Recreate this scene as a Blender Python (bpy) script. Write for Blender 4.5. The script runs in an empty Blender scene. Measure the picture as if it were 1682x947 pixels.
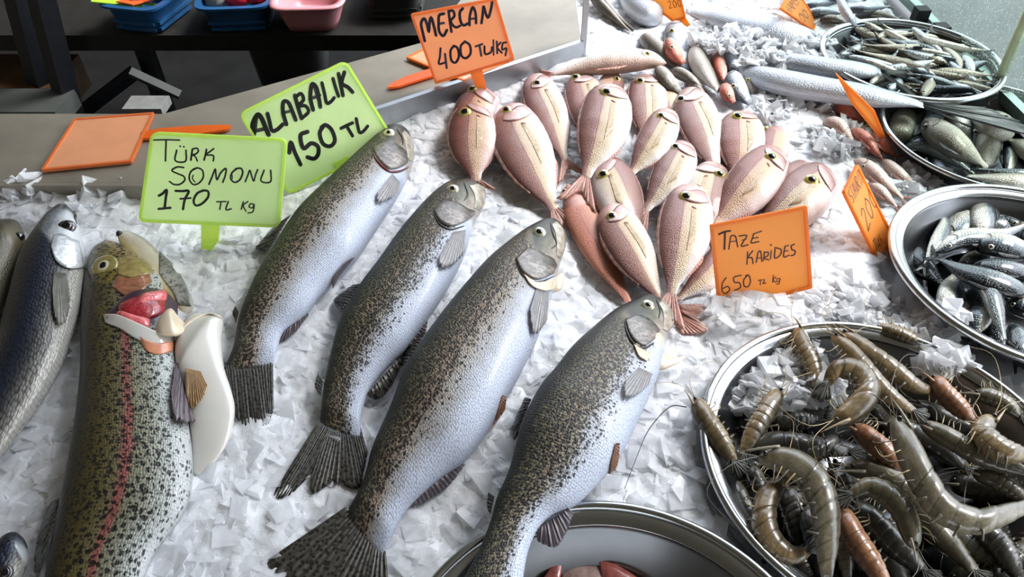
import bpy, math, random
import numpy as np
from mathutils import Vector, Matrix
from mathutils.bvhtree import BVHTree

rng = np.random.RandomState(7)
random.seed(7)
scene = bpy.context.scene
COL = scene.collection
# ------------------------------------------------------------------ camera
FOC = 1223.0
CAMH = 0.55
PITCH = math.radians(44.0)
CAM = np.array([0.0, 0.0, CAMH])
FW = np.array([0, math.cos(PITCH), -math.sin(PITCH)])
UP = np.array([0, math.sin(PITCH), math.cos(PITCH)])
RT = np.array([1.0, 0, 0])

def ray(px, py):
    d = FW + (px - 841.0) / FOC * RT + (473.5 - py) / FOC * UP
    return d

def P(px, py, z=0.0):
    d = ray(px, py)
    t = (z - CAMH) / d[2]
    return CAM + d * t

def PY(px, py, y):
    d = ray(px, py)
    return CAM + d * (y / d[1])

def proj(p):
    v = np.asarray(p, float) - CAM
    c = v @ FW
    return np.array([841.0 + FOC * (v @ RT) / c, 473.5 - FOC * (v @ UP) / c])

def mpp(p):
    return float((np.asarray(p) - CAM) @ FW) / FOC

cam_data = bpy.data.cameras.new('camera')
cam_data.sensor_width = 36.0
cam_data.lens = 36.0 * FOC / 1682.0
cam_data.clip_start = 0.01
cam = bpy.data.objects.new('camera', cam_data)
COL.objects.link(cam)
cam.location = CAM
cam.rotation_euler = (math.pi / 2 - PITCH, 0, 0)
scene.camera = cam

# ------------------------------------------------------------------ helpers
def lin(c):
    return tuple((x / 12.92 if x <= 0.04045 else ((x + 0.055) / 1.055) ** 2.4) for x in c)

def rgb(r, g, b):
    return lin((r / 255.0, g / 255.0, b / 255.0))

ORG = {}

def thing(name, loc, label, cat, group=None):
    o = bpy.data.objects.new(name, None)
    COL.objects.link(o)
    o.location = tuple(loc)
    o.empty_display_size = 0.01
    ORG[o.name] = np.array(loc, float)
    tag(o, label, cat, group)
    return o

def tag(o, label, cat=None, group=None, kind=None):
    if label: o['label'] = label
    if cat: o['category'] = cat
    if group: o['group'] = group
    if kind: o['kind'] = kind
    return o

def mk(name, verts, faces, mat, parent=None, uvs=None, smooth=True, origin=None):
    verts = np.asarray(verts, float)
    if parent is not None:
        o0 = ORG[parent.name]
    elif origin is not None:
        o0 = np.array(origin, float)
    else:
        o0 = verts.mean(axis=0) if len(verts) else np.zeros(3)
        if len(verts): o0[2] = verts[:, 2].min()
    me = bpy.data.meshes.new(name)
    me.from_pydata((verts - o0).tolist(), [], [tuple(int(i) for i in f) for f in faces])
    if uvs:
        nl = len(me.loops)
        vi = np.zeros(nl, dtype=np.int32)
        me.loops.foreach_get('vertex_index', vi)
        for k, arr in uvs.items():
            ul = me.uv_layers.new(name=k)
            ul.data.foreach_set('uv', np.asarray(arr, dtype=np.float32)[vi].ravel())
    if smooth:
        me.polygons.foreach_set('use_smooth', [True] * len(me.polygons))
    if mat: me.materials.append(mat)
    me.update()
    ob = bpy.data.objects.new(name, me)
    COL.objects.link(ob)
    if parent is not None:
        ob.parent = parent
    else:
        ob.location = tuple(o0)
    ORG[ob.name] = o0
    return ob

def curve(pts, n, dense_head=False):
    """smooth resampling of a polyline (any dimension) by centripetal chord length"""
    p = np.asarray(pts, float)
    if len(p) == 2:
        t = np.linspace(0, 1, n)[:, None]
        return p[0] * (1 - t) + p[1] * t
    q = np.vstack([2 * p[0] - p[1], p, 2 * p[-1] - p[-2]])
    out = []
    for i in range(1, len(q) - 2):
        for t in np.linspace(0, 1, 16, endpoint=False):
            a, b, c, d = q[i - 1], q[i], q[i + 1], q[i + 2]
            out.append(0.5 * ((2 * b) + (-a + c) * t + (2 * a - 5 * b + 4 * c - d) * t * t + (-a + 3 * b - 3 * c + d) * t ** 3))
    out.append(q[-2])
    out = np.array(out)
    L = np.concatenate([[0], np.cumsum(np.linalg.norm(np.diff(out, axis=0), axis=1))])
    L /= L[-1]
    t = np.linspace(0, 1, n)
    if dense_head:
        t = 0.45 * t ** 1.9 + 0.55 * t
    return np.stack([np.interp(t, L, out[:, k]) for k in range(p.shape[1])], axis=1)

# ------------------------------------------------------------------ materials
class NT:
    def __init__(self, name):
        self.m = bpy.data.materials.new(name)
        self.m.use_nodes = True
        self.t = self.m.node_tree
        self.t.nodes.clear()
        self.out = self.n('ShaderNodeOutputMaterial')
    def n(self, kind, **kw):
        nd = self.t.nodes.new(kind)
        for k, v in kw.items(): setattr(nd, k, v)
        return nd
    def set(self, sock, v):
        if isinstance(v, bpy.types.NodeSocket): self.t.links.new(v, sock)
        elif isinstance(v, (tuple, list)) and len(v) == 3 and sock.type == 'RGBA': sock.default_value = (*v, 1)
        else: sock.default_value = v
    def math(self, op, a, b=None, c=None, clamp=False):
        nd = self.n('ShaderNodeMath', operation=op, use_clamp=clamp)
        self.set(nd.inputs[0], a)
        if b is not None: self.set(nd.inputs[1], b)
        if c is not None: self.set(nd.inputs[2], c)
        return nd.outputs[0]
    def mix(self, fac, a, b, mode='MIX'):
        nd = self.n('ShaderNodeMix', data_type='RGBA', blend_type=mode)
        self.set(nd.inputs[0], fac); self.set(nd.inputs[6], a); self.set(nd.inputs[7], b)
        return nd.outputs[2]
    def ramp(self, fac, stops, interp='LINEAR'):
        nd = self.n('ShaderNodeValToRGB')
        nd.color_ramp.interpolation = interp
        e = nd.color_ramp.elements
        while len(e) < len(stops): e.new(0.5)
        for i, (p, c) in enumerate(stops):
            e[i].position = p
            e[i].color = (*c, 1) if isinstance(c, (tuple, list)) else (c, c, c, 1)
        self.set(nd.inputs[0], fac)
        return nd.outputs[0]
    def smooth(self, x, a, b, lo=0.0, hi=1.0):
        nd = self.n('ShaderNodeMapRange', interpolation_type='SMOOTHSTEP')
        self.set(nd.inputs[0], x)
        nd.inputs[1].default_value = a; nd.inputs[2].default_value = b
        nd.inputs[3].default_value = lo; nd.inputs[4].default_value = hi
        return nd.outputs[0]
    def noise(self, vec, scale, detail=2, rough=0.5):
        nd = self.n('ShaderNodeTexNoise')
        if vec is not None: self.set(nd.inputs['Vector'], vec)
        nd.inputs['Scale'].default_value = scale
        nd.inputs['Detail'].default_value = detail
        nd.inputs['Roughness'].default_value = rough
        return nd
    def voro(self, vec, scale, rnd=1.0, feature='F1', dims='3D'):
        nd = self.n('ShaderNodeTexVoronoi', feature=feature, voronoi_dimensions=dims)
        if vec is not None: self.set(nd.inputs['Vector'], vec)
        nd.inputs['Scale'].default_value = scale
        nd.inputs['Randomness'].default_value = rnd
        return nd
    def bump(self, h, strength=0.3, dist=0.001, normal=None):
        nd = self.n('ShaderNodeBump')
        nd.inputs['Strength'].default_value = strength
        nd.inputs['Distance'].default_value = dist
        self.set(nd.inputs['Height'], h)
        if normal is not None: self.set(nd.inputs['Normal'], normal)
        return nd.outputs[0]
    def bsdf(self, color, rough=0.5, metal=0.0, **kw):
        b = self.n('ShaderNodeBsdfPrincipled')
        self.set(b.inputs['Base Color'], color)
        self.set(b.inputs['Roughness'], rough)
        self.set(b.inputs['Metallic'], metal)
        for k, v in kw.items():
            self.set(b.inputs[k.replace('_', ' ')], v)
        return b
    def done(self, shader):
        self.t.links.new(shader.outputs[0] if hasattr(shader, 'outputs') else shader, self.out.inputs[0])
        return self.m

def plain(name, color, rough=0.5, metal=0.0, var=0.12, scale=60.0, bump=0.0, **kw):
    t = NT(name)
    tc = t.n('ShaderNodeTexCoord')
    nz = t.noise(tc.outputs['Object'], scale, 4, 0.6)
    dark = tuple(c * (1 - var) for c in color); lite = tuple(min(1, c * (1 + var)) for c in color)
    col = t.ramp(nz.outputs['Fac'], [(0.3, dark), (0.7, lite)])
    b = t.bsdf(col, rough, metal, **kw)
    if bump > 0:
        t.set(b.inputs['Normal'], t.bump(nz.outputs['Fac'], bump, 0.002))
    return t.done(b)

def skin(name, stops, head=None, head_s=0.2, scale_m=0.003, scale_amt=0.35, spot_m=0.0, spot_v=(0.25, 0.5),
         spot_amt=0.85, spot_keep=0.5, spot_size=0.42, lateral=None, lat_col=(0.03, 0.02, 0.02), metal=0.25, rough=0.3,
         vnoise=0.1, back_spread=1.0, mott=0.25, spot_col=(0.008, 0.008, 0.009), spot_head=True, stripes=None, band=None, coat=0.2):
    """stops over v: 0 belly edge .. 1 dorsal edge ; UV 'fish' = (s, v), UV 'm' = metres"""
    t = NT(name)
    uf = t.n('ShaderNodeUVMap', uv_map='fish').outputs[0]
    um = t.n('ShaderNodeUVMap', uv_map='m').outputs[0]
    sp = t.n('ShaderNodeSeparateXYZ'); t.set(sp.inputs[0], uf)
    s, v = sp.outputs[0], sp.outputs[1]
    oi = t.n('ShaderNodeObjectInfo')
    n1 = t.noise(um, 55, 4, 0.6).outputs['Fac']
    vv = t.math('ADD', v, t.math('MULTIPLY', t.math('SUBTRACT', n1, 0.5), vnoise * 2))
    col = t.ramp(vv, stops)
    n2 = t.noise(um, 700, 3, 0.7).outputs['Fac']
    col = t.mix(mott, col, t.ramp(n2, [(0.3, (0.25, 0.25, 0.25)), (0.7, (1.0, 1.0, 1.0))]), 'MULTIPLY')
    if band:
        bv, bw, bc, ba = band
        d = t.math('ABSOLUTE', t.math('SUBTRACT', vv, bv))
        f = t.math('MULTIPLY', t.smooth(d, 0.0, bw, 1.0, 0.0), ba)
        if head: f = t.math('MULTIPLY', f, t.smooth(s, head_s, head_s + 0.1))
        col = t.mix(f, col, bc)
    # scales
    mp = t.n('ShaderNodeMapping'); t.set(mp.inputs[0], um)
    mp.inputs['Scale'].default_value = (1.0, 1.35, 1.0)
    vs = t.voro(mp.outputs[0], 1.0 / scale_m, 0.62, 'F1', '2D')
    sc = t.smooth(vs.outputs['Distance'], 0.25, 0.62)
    body_m = t.smooth(s, head_s - 0.01, head_s + 0.02) if head else 1.0
    fsc = t.math('MULTIPLY', sc, scale_amt)
    if head: fsc = t.math('MULTIPLY', fsc, body_m)
    col = t.mix(fsc, col, t.mix(1.0, col, (0.25, 0.25, 0.28), 'MULTIPLY'))
    if stripes:
        for (sv, sw) in stripes:
            d = t.math('ABSOLUTE', t.math('SUBTRACT', vv, sv))
            col = t.mix(t.math('MULTIPLY', t.smooth(d, 0.0, sw, 1.0, 0.0), 0.6), col, (0.02, 0.025, 0.03))
    if lateral is not None:
        d = t.math('ABSOLUTE', t.math('SUBTRACT', v, t.math('ADD', lateral, t.math('MULTIPLY', t.smooth(s, 0.1, 0.75), -0.06))))
        f = t.smooth(d, 0.004, 0.018, 0.75, 0.0)
        if head: f = t.math('MULTIPLY', f, body_m)
        col = t.mix(f, col, lat_col)
    if head:
        hn = t.noise(um, 130, 4, 0.65).outputs['Fac']
        hc = t.ramp(t.math('ADD', t.math('MULTIPLY', v, 0.75), t.math('MULTIPLY', hn, 0.35)), head)
        gate = t.math('SUBTRACT', 1.0, t.smooth(t.math('ADD', s, t.math('MULTIPLY', t.math('ABSOLUTE', t.math('SUBTRACT', v, 0.45)), 0.09)), head_s, head_s + 0.025))
        col = t.mix(gate, col, hc)
    if spot_m > 0:
        dn = t.noise(um, 260, 2).outputs['Color']
        vadd = t.n('ShaderNodeVectorMath', operation='MULTIPLY_ADD')
        t.set(vadd.inputs[0], dn); vadd.inputs[1].default_value = (0.004, 0.004, 0); t.set(vadd.inputs[2], um)
        for k, (sm, sz) in enumerate(((spot_m, spot_size), (spot_m * 0.62, spot_size * 0.85))):
            vo = t.voro(vadd.outputs[0], 1.0 / sm, 1.0, 'F1', '2D')
            keep = t.n('ShaderNodeSeparateXYZ'); t.set(keep.inputs[0], vo.outputs['Color'])
            m = t.smooth(vo.outputs['Distance'], sz * 0.55, sz, 1.0, 0.0)
            thr = t.smooth(vv, spot_v[0], spot_v[1], 0.0, spot_keep)
            on = t.math('LESS_THAN', keep.outputs[0], thr)
            f = t.math('MULTIPLY', t.math('MULTIPLY', m, on), spot_amt)
            if not spot_head: f = t.math('MULTIPLY', f, body_m)
            col = t.mix(f, col, spot_col)
    hb = t.math('ADD', t.math('MULTIPLY', sc, -1.0 if not head else 1.0), t.math('MULTIPLY', n2, 0.6))
    if head: hb = t.math('ADD', t.math('MULTIPLY', t.math('MULTIPLY', sc, body_m), -1.0), t.math('MULTIPLY', n2, 0.6))
    ro = t.math('ADD', rough, t.math('MULTIPLY', n2, 0.15))
    b = t.bsdf(col, ro, metal, Coat_Weight=coat, Coat_Roughness=0.12, Specular_IOR_Level=0.5)
    t.set(b.inputs['Normal'], t.bump(hb, 0.5, 0.0006))
    return t.done(b)

def fin_mat(name, c1, c2, spots=0.0, rays=26.0, trans=0.25, nz_amt=0.45):
    t = NT(name)
    uf = t.n('ShaderNodeUVMap', uv_map='fish').outputs[0]
    um = t.n('ShaderNodeUVMap', uv_map='m').outputs[0]
    sp = t.n('ShaderNodeSeparateXYZ'); t.set(sp.inputs[0], uf)
    w = t.math('SINE', t.math('MULTIPLY', sp.outputs[0], rays * 6.283))
    r = t.smooth(w, -0.6, 0.8)
    nz = t.noise(um, 220, 3).outputs['Fac']
    col = t.mix(r, c1, c2)
    col = t.mix(t.smooth(nz, 0.35, 0.65, 0.0, 0.45), col, tuple(c * 0.45 for c in c1))
    if spots > 0:
        vo = t.voro(um, 1 / 0.0042, 1.0, 'F1', '2D')
        col = t.mix(t.smooth(vo.outputs['Distance'], 0.2, 0.42, spots, 0.0), col, (0.008, 0.008, 0.008))
    b = t.bsdf(col, 0.38, 0.0, Coat_Weight=0.3, Coat_Roughness=0.2)
    t.set(b.inputs['Normal'], t.bump(w, 0.5, 0.0005))
    tr = t.n('ShaderNodeBsdfTranslucent'); t.set(tr.inputs[0], col)
    mx = t.n('ShaderNodeMixShader'); mx.inputs[0].default_value = trans
    t.t.links.new(b.outputs[0], mx.inputs[1]); t.t.links.new(tr.outputs[0], mx.inputs[2])
    return t.done(mx)

# ------------------------------------------------------------------ generic meshes
def tube(name, pts, r0, r1, mat, parent=None, M=6, n=None, zs=1.0, origin=None):
    v, f = tube_data(pts, r0, r1, M, n)
    return mk(name, v, f, mat, parent, origin=origin)

def tube_data(pts, r0, r1, M=6, n=None, prof=None):
    p = np.asarray(pts, float)
    if n: p = curve(p, n)
    n = len(p)
    tg = np.gradient(p, axis=0)
    tg /= np.linalg.norm(tg, axis=1)[:, None] + 1e-12
    ref = np.array([0.13, 0.21, 0.97])
    a = np.cross(tg, ref); a /= np.linalg.norm(a, axis=1)[:, None] + 1e-12
    b = np.cross(tg, a)
    th = np.arange(M) * 2 * math.pi / M
    r = np.linspace(r0, r1, n)
    if prof is not None: r = r * prof
    v = p[:, None, :] + r[:, None, None] * (np.cos(th)[None, :, None] * a[:, None, :] + np.sin(th)[None, :, None] * b[:, None, :])
    v = v.reshape(-1, 3)
    f = []
    for i in range(n - 1):
        for j in range(M):
            j2 = (j + 1) % M
            f.append((i * M + j, i * M + j2, (i + 1) * M + j2, (i + 1) * M + j))
    f.append(tuple(range(M - 1, -1, -1)))
    f.append(tuple((n - 1) * M + j for j in range(M)))
    return v, f

def merge(parts):
    V, F, o = [], [], 0
    for v, f in parts:
        V.append(np.asarray(v)); F += [tuple(i + o for i in q) for q in f]; o += len(v)
    return np.vstack(V), F

def sheet(A, T, mat, name, parent, thick=0.0006, origin=None, smooth=True):
    """grid A (nu,nv,3) made into a thin solid ; uv fish=(u,v)"""
    nu, nv = A.shape[:2]
    du = np.gradient(A, axis=0); dv = np.gradient(A, axis=1)
    N = np.cross(du, dv); N /= np.linalg.norm(N, axis=2)[:, :, None] + 1e-12
    if N[:, :, 2].mean() < 0: N = -N
    top = A + N * thick * 0.5; bot = A - N * thick * 0.5
    V = np.vstack([top.reshape(-1, 3), bot.reshape(-1, 3)])
    F = []
    K = nu * nv
    idx = lambda i, j: i * nv + j
    for i in range(nu - 1):
        for j in range(nv - 1):
            F.append((idx(i, j), idx(i + 1, j), idx(i + 1, j + 1), idx(i, j + 1)))
            F.append((K + idx(i, j), K + idx(i, j + 1), K + idx(i + 1, j + 1), K + idx(i + 1, j)))
    for i in range(nu - 1):
        F.append((idx(i, 0), K + idx(i, 0), K + idx(i + 1, 0), idx(i + 1, 0)))
        F.append((idx(i, nv - 1), idx(i + 1, nv - 1), K + idx(i + 1, nv - 1), K + idx(i, nv - 1)))
    for j in range(nv - 1):
        F.append((idx(0, j), idx(0, j + 1), K + idx(0, j + 1), K + idx(0, j)))
        F.append((idx(nu - 1, j), K + idx(nu - 1, j), K + idx(nu - 1, j + 1), idx(nu - 1, j + 1)))
    u, v = np.meshgrid(np.linspace(0, 1, nu), np.linspace(0, 1, nv), indexing='ij')
    uv = T if T is not None else np.stack([u, v], axis=2).reshape(-1, 2)
    um = A.reshape(-1, 3)[:, :2] + 0.3 * A.reshape(-1, 3)[:, 2:3]
    return mk(name, V, F, mat, parent, {'fish': np.vstack([uv, uv]), 'm': np.vstack([um, um])}, smooth, origin)

def ellipsoid(c, n, r, h, M=18, K=9):
    """flattened ball: centre c, axis n, radius r, half height h"""
    n = np.asarray(n, float); n = n / np.linalg.norm(n)
    a = np.cross(n, [0.3, 0.9, 0.1]); a /= np.linalg.norm(a); b = np.cross(n, a)
    V, F = [], []
    for k in range(K):
        ph = math.pi * (k + 0.5) / K
        for j in range(M):
            t = 2 * math.pi * j / M
            V.append(c + n * h * math.cos(ph) + (a * math.cos(t) + b * math.sin(t)) * r * math.sin(ph))
    for k in range(K - 1):
        for j in range(M):
            j2 = (j + 1) % M
            F.append((k * M + j, (k + 1) * M + j, (k + 1) * M + j2, k * M + j2))
    F.append(tuple(range(M))); F.append(tuple((K - 1) * M + j for j in range(M - 1, -1, -1)))
    return np.array(V), F

def box_data(c, s, rz=0.0, R=None):
    c = np.asarray(c, float); s = np.asarray(s, float) / 2
    v = np.array([[x, y, z] for x in (-1, 1) for y in (-1, 1) for z in (-1, 1)], float) * s
    if R is None:
        R = np.array(Matrix.Rotation(rz, 3, 'Z'))
    v = v @ np.asarray(R).T + c
    f = [(0, 1, 3, 2), (4, 6, 7, 5), (0, 4, 5, 1), (2, 3, 7, 6), (0, 2, 6, 4), (1, 5, 7, 3)]
    return v, f

# ------------------------------------------------------------------ bodies
class Body:
    pass

def make_body(name, back, belly, mat, parent, base=0.0, base_tail=None, tr=0.5, N=80, M=32,
              tprof=((0, 0.75), (0.12, 1.0), (0.5, 1.0), (0.8, 0.85), (0.94, 0.62), (1, 0.12)), flat=0.45, ze=0.88, shrink=True,
              i_range=None, rmod=None, part=None, link=True, zsag=0.0):
    B = Body()
    bk = curve(back, N, True); bl = curve(belly, N, True)
    t = np.linspace(0, 1, N); t = 0.45 * t ** 1.9 + 0.55 * t
    tp = np.interp(t, [a for a, b in tprof], [b for a, b in tprof])
    if base_tail is None: base_tail = base
    b0 = base + (base_tail - base) * t + zsag * 4 * t * (1 - t)
    zc = b0 + 0.015
    for it in range(3):
        W1 = np.array([P(*bk[i], zc[i]) for i in range(N)])
        W2 = np.array([P(*bl[i], zc[i]) for i in range(N)])
        H = (W1 - W2) / 2; C = (W1 + W2) / 2
        h = np.linalg.norm(H, axis=1)
        th = h * tr * tp
        zc = b0 + th.max() * flat * 0.9 + (1 - flat) * th * 0.9
    if shrink:
        for i in range(N):
            c0 = proj(C[i]); j = min(i + 1, N - 1); k = max(i - 1, 0)
            ax = proj(C[j]) - proj(C[k]); ax /= np.linalg.norm(ax) + 1e-9
            nn = np.array([-ax[1], ax[0]])
            A = abs((proj(C[i] + H[i]) - c0) @ nn) + 1e-6
            Bz = abs((proj(C[i] + np.array([0, 0, th[i]])) - c0) @ nn)
            k = 1 / math.sqrt(1 + (Bz / A) ** 2 * 0.9)
            H[i] *= max(0.6, k)
            th[i] *= max(0.75, k)
    h = np.linalg.norm(H, axis=1)
    if rmod is not None:
        md = np.array([rmod(x) for x in t]); H = H * md[:, None]; th = th * md
    B.N, B.M, B.C, B.H, B.h, B.th, B.t = N, M, C, H, h, th, t
    ang = np.arange(M) * 2 * math.pi / M
    ca = np.sign(np.cos(ang)) * np.abs(np.cos(ang)) ** 1.0
    sa = np.sign(np.sin(ang)) * np.abs(np.sin(ang)) ** ze
    V = C[:, None, :] + H[:, None, :] * ca[None, :, None]
    V = V.copy(); V[:, :, 2] += th[:, None] * sa[None, :]
    arc = np.concatenate([[0], np.cumsum(np.linalg.norm(np.diff(C, axis=0), axis=1))])
    B.arc = arc; B.L = arc[-1]
    i0, i1 = i_range if i_range else (0, N)
    F = []
    n = i1 - i0
    for i in range(n - 1):
        for j in range(M):
            j2 = (j + 1) % M
            F.append((i * M + j, (i + 1) * M + j, (i + 1) * M + j2, i * M + j2))
    F.append(tuple(range(M))); F.append(tuple((n - 1) * M + j for j in range(M - 1, -1, -1)))
    vf = (np.cos(ang) + 1) / 2
    angm = np.where(ang > math.pi, 2 * math.pi - ang, ang)
    uvf = np.stack([np.repeat(t[i0:i1], M), np.tile(vf, n)], axis=1)
    uvm = np.stack([np.repeat(arc[i0:i1], M), ((angm - math.pi / 2)[None, :] * h[i0:i1, None]).ravel() + np.where(ang > math.pi, 0.5, 0.0)[None, :].repeat(n, 0).ravel()], axis=1)
    off = random.random() * 3.0
    uvm = uvm + off
    B.V = V; B.off = off
    # orientation check
    vv = V[i0:i1].reshape(-1, 3)
    a, b, c, d = F[M * (n // 2) + M // 4]
    nrm = np.cross(vv[b] - vv[a], vv[c] - vv[a])
    if nrm @ (vv[a] - C[i0 + n // 2]) < 0: F = [tuple(reversed(q)) for q in F]
    B.ob = mk(part or 'body', vv, F, mat, parent, {'fish': uvf, 'm': uvm}) if link else None
    B.bvh = BVHTree.FromPolygons([Vector(x) for x in vv], F)
    B.parent = parent
    return B

def surf(B, s, v, off=0.0):
    i = np.interp(s, B.t, np.arange(B.N)); i0 = int(min(B.N - 2, math.floor(i))); f = i - i0
    C = B.C[i0] * (1 - f) + B.C[i0 + 1] * f
    H = B.H[i0] * (1 - f) + B.H[i0 + 1] * f
    th = B.th[i0] * (1 - f) + B.th[i0 + 1] * f
    v = max(-1, min(1, v)); sn = math.sqrt(max(0, 1 - v * v))
    p = C + H * v; p = p.copy(); p[2] += th * sn ** 0.88
    h = np.linalg.norm(H) + 1e-9
    n = H / h * (v / h) + np.array([0, 0, sn / (th + 1e-9)])
    n /= np.linalg.norm(n) + 1e-9
    return p + n * off, n

def hit(B, px, py, off=0.0):
    d = ray(px, py)
    loc, nrm, idx, dist = B.bvh.ray_cast(Vector(CAM), Vector(d).normalized())
    if loc is None:
        loc, nrm, idx, dist = B.bvh.find_nearest(Vector(P(px, py, B.C[B.N // 3][2])))
    n = np.array(nrm)
    if n @ d > 0: n = -n
    return np.array(loc) + n * off, n

def lerp_rows(A, Bt, nu, nv):
    a = curve(A, nu); b = curve(Bt, nu)
    t = np.linspace(0, 1, nv)
    return a[:, None, :] * (1 - t)[None, :, None] + b[:, None, :] * t[None, :, None]

def patch(B, A, Bt, off, mat, name, parent=None, nu=20, nv=10, edge=0.2, step=True):
    """a skin patch on a body between two pixel polylines; A = free (raised) edge"""
    G = lerp_rows(A, Bt, nu, nv)
    out = np.zeros((nu, nv, 3))
    for i in range(nu):
        for j in range(nv):
            u = i / (nu - 1); w = j / (nv - 1)
            k = min(1, u / edge, (1 - u) / edge)
            o = off * (0.25 + 0.75 * math.sin(k * math.pi / 2)) * ((1 - w * 0.85) if step else math.sin(math.pi * min(1, max(0.0, w))) * 0.9 + 0.1)
            out[i, j] = hit(B, G[i, j, 0], G[i, j, 1], o)[0]
    return sheet(out, None, mat, name, parent or B.parent, thick=abs(off) * 0.4)

def fin_px(A, Tp, z0, z1, mat, name, parent, nu=40, nv=8, jag=0.05, B=None, off=(0.001, 0.004), thick=0.0007, ripple=0.0006, rays=None):
    """fin between base polyline A and tip polyline Tp (pixels) ; on body B surface when given"""
    G = lerp_rows(A, Tp, nu, nv)
    r = np.random.RandomState(int(abs(A[0][0] * 13 + A[0][1] * 7)) % 9999)
    cuts = 1 - jag * r.rand(nu) * 2 * (r.rand(nu) > 0.5)
    base = G[:, :1, :]
    G = base + (G - base) * cuts[:, None, None]
    out = np.zeros((nu, nv, 3))
    for i in range(nu):
        for j in range(nv):
            w = j / (nv - 1)
            if B is not None:
                out[i, j] = hit(B, G[i, j, 0], G[i, j, 1], off[0] + (off[1] - off[0]) * w)[0]
            else:
                z = z0 + (z1 - z0) * w + 0.25 * abs(z1 - z0) * math.sin(math.pi * w) + ripple * math.sin(i * 1.7)
                out[i, j] = P(G[i, j, 0], G[i, j, 1], z)
    return sheet(out, None, mat, name, parent, thick=thick)

def edge_fin(B, s0, s1, side, hgt, mat, name, parent, sweep=0.3, drop=0.006, nu=24, nv=6, prof=None, inset=0.03):
    """fin growing from the dorsal (side=1) or ventral (-1) edge of a body; hgt in metres"""
    out = np.zeros((nu, nv, 3))
    ss = np.linspace(s0, s1, nu)
    for i, s in enumerate(ss):
        u = i / (nu - 1)
        p, n = surf(B, s, side * (1 - inset))
        p2, _ = surf(B, min(1, s + 0.02), side * (1 - inset))
        tg = p2 - p; tg /= np.linalg.norm(tg) + 1e-9
        k = int(np.interp(s, B.t, np.arange(B.N)))
        hh = B.H[k] / (np.linalg.norm(B.H[k]) + 1e-9) * side
        hp = np.interp(u, [0, 0.15, 0.5, 1], [0.35, 1, 0.85, 0.4]) if prof is None else np.interp(u, [a for a, b in prof], [b for a, b in prof])
        hp *= 1 + 0.06 * math.sin(i * 2.1)
        for j in range(nv):
            w = j / (nv - 1)
            q = p + (hh + tg * sweep) * hgt * hp * w
            q[2] = p[2] - drop * w * hp + 0.0004 * math.sin(i * 1.9) * w
            out[i, j] = q
    return sheet(out, None, mat, name, parent, thick=0.0007)

def eye(B, px=None, sv=None, r_px=None, r=None, mat=None, pup=None, parent=None, pr=0.5, proud=0.42, look=None):
    if px is not None: p, n = hit(B, *px)
    else: p, n = surf(B, *sv)
    if r is None: r = r_px * mpp(p)
    n = n * 0.6 + np.array([0, -0.30, 0.30]); n = n / np.linalg.norm(n)
    v, f = ellipsoid(p + n * r * 0.02, n, r, r * proud, 20, 8)
    e = mk('eye', v, f, mat, parent or B.parent)
    v, f = ellipsoid(p + n * r * (proud * 0.86), n, r * pr, r * 0.2, 18, 8)
    mk('pupil', v, f, pup or M_PUPIL, e)
    return e

def surf_line(B, pts, w, mat, name, parent=None, off=0.0003, n=14):
    """thin dark groove line drawn with a tube along pixel points on the body"""
    q = curve(pts, n)
    w3 = np.array([hit(B, x, y, off)[0] for x, y in q])
    r = w * mpp(w3[0]) / 2
    pr = np.sin(np.linspace(0.15, math.pi - 0.15, n)) ** 0.5
    v, f = tube_data(w3, r, r, 6, None, pr)
    return mk(name, v, f, mat, parent or B.parent)
# ================================================================== materials
M_PUPIL = plain('pupil black', (0.004, 0.004, 0.006), 0.12, 0, 0.0, Coat_Weight=1.0, Coat_Roughness=0.05)
M_IRIS_Y = plain('iris yellow', rgb(196, 186, 92), 0.22, 0.3, 0.3, 500, Coat_Weight=1.0, Coat_Roughness=0.05)
M_IRIS_S = plain('iris silver', rgb(178, 176, 150), 0.22, 0.35, 0.3, 500, Coat_Weight=1.0, Coat_Roughness=0.05)
M_IRIS_W = plain('iris pale', rgb(222, 214, 180), 0.25, 0.2, 0.2, 500, Coat_Weight=1.0, Coat_Roughness=0.05)
M_IRIS_D = plain('iris dark', rgb(50, 44, 46), 0.22, 0.3, 0.3, 500, Coat_Weight=1.0, Coat_Roughness=0.05)
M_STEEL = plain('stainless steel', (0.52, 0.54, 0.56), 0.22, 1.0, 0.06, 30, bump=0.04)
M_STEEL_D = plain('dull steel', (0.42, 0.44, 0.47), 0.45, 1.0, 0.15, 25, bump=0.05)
M_TRAYIN = plain('steel tray inside', (0.15, 0.155, 0.165), 0.3, 1.0, 0.1, 18, bump=0.05)  # darker than the rim steel; the basin's dark reflection is put into the colour
M_DARKPAN = plain('dark bed pan', (0.05, 0.055, 0.06), 0.5, 0.3)
M_LEDGE = plain('brown grey ledge', rgb(134, 127, 114), 0.5, 0.1, 0.22, 9, bump=0.08)
M_BLACK = plain('black painted steel', (0.010, 0.011, 0.014), 0.55, 0.0, 0.2, 40, Specular_IOR_Level=0.25)
M_SHELF = plain('dark shelf board', (0.016, 0.015, 0.013), 0.7, 0, 0.2, 30, Specular_IOR_Level=0.15)
M_WALL = plain('dim shop wall', (0.05, 0.049, 0.045), 0.8, 0, 0.15, 6)
M_FLOOR = plain('grey concrete floor', (0.10, 0.105, 0.095), 0.75, 0, 0.3, 8, bump=0.2)
M_BLUE = plain('blue plastic', rgb(24, 74, 118), 0.4, 0, 0.12, 20)
M_PINK = plain('pink plastic', rgb(206, 140, 146), 0.4, 0, 0.06, 15, Subsurface_Weight=0.0)
M_CRATE = plain('black plastic crate', (0.03, 0.032, 0.03), 0.5, 0, 0.1, 30)
M_TUB = plain('cloudy plastic', (0.06, 0.065, 0.06), 0.4, 0, 0.15, 12)
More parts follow.
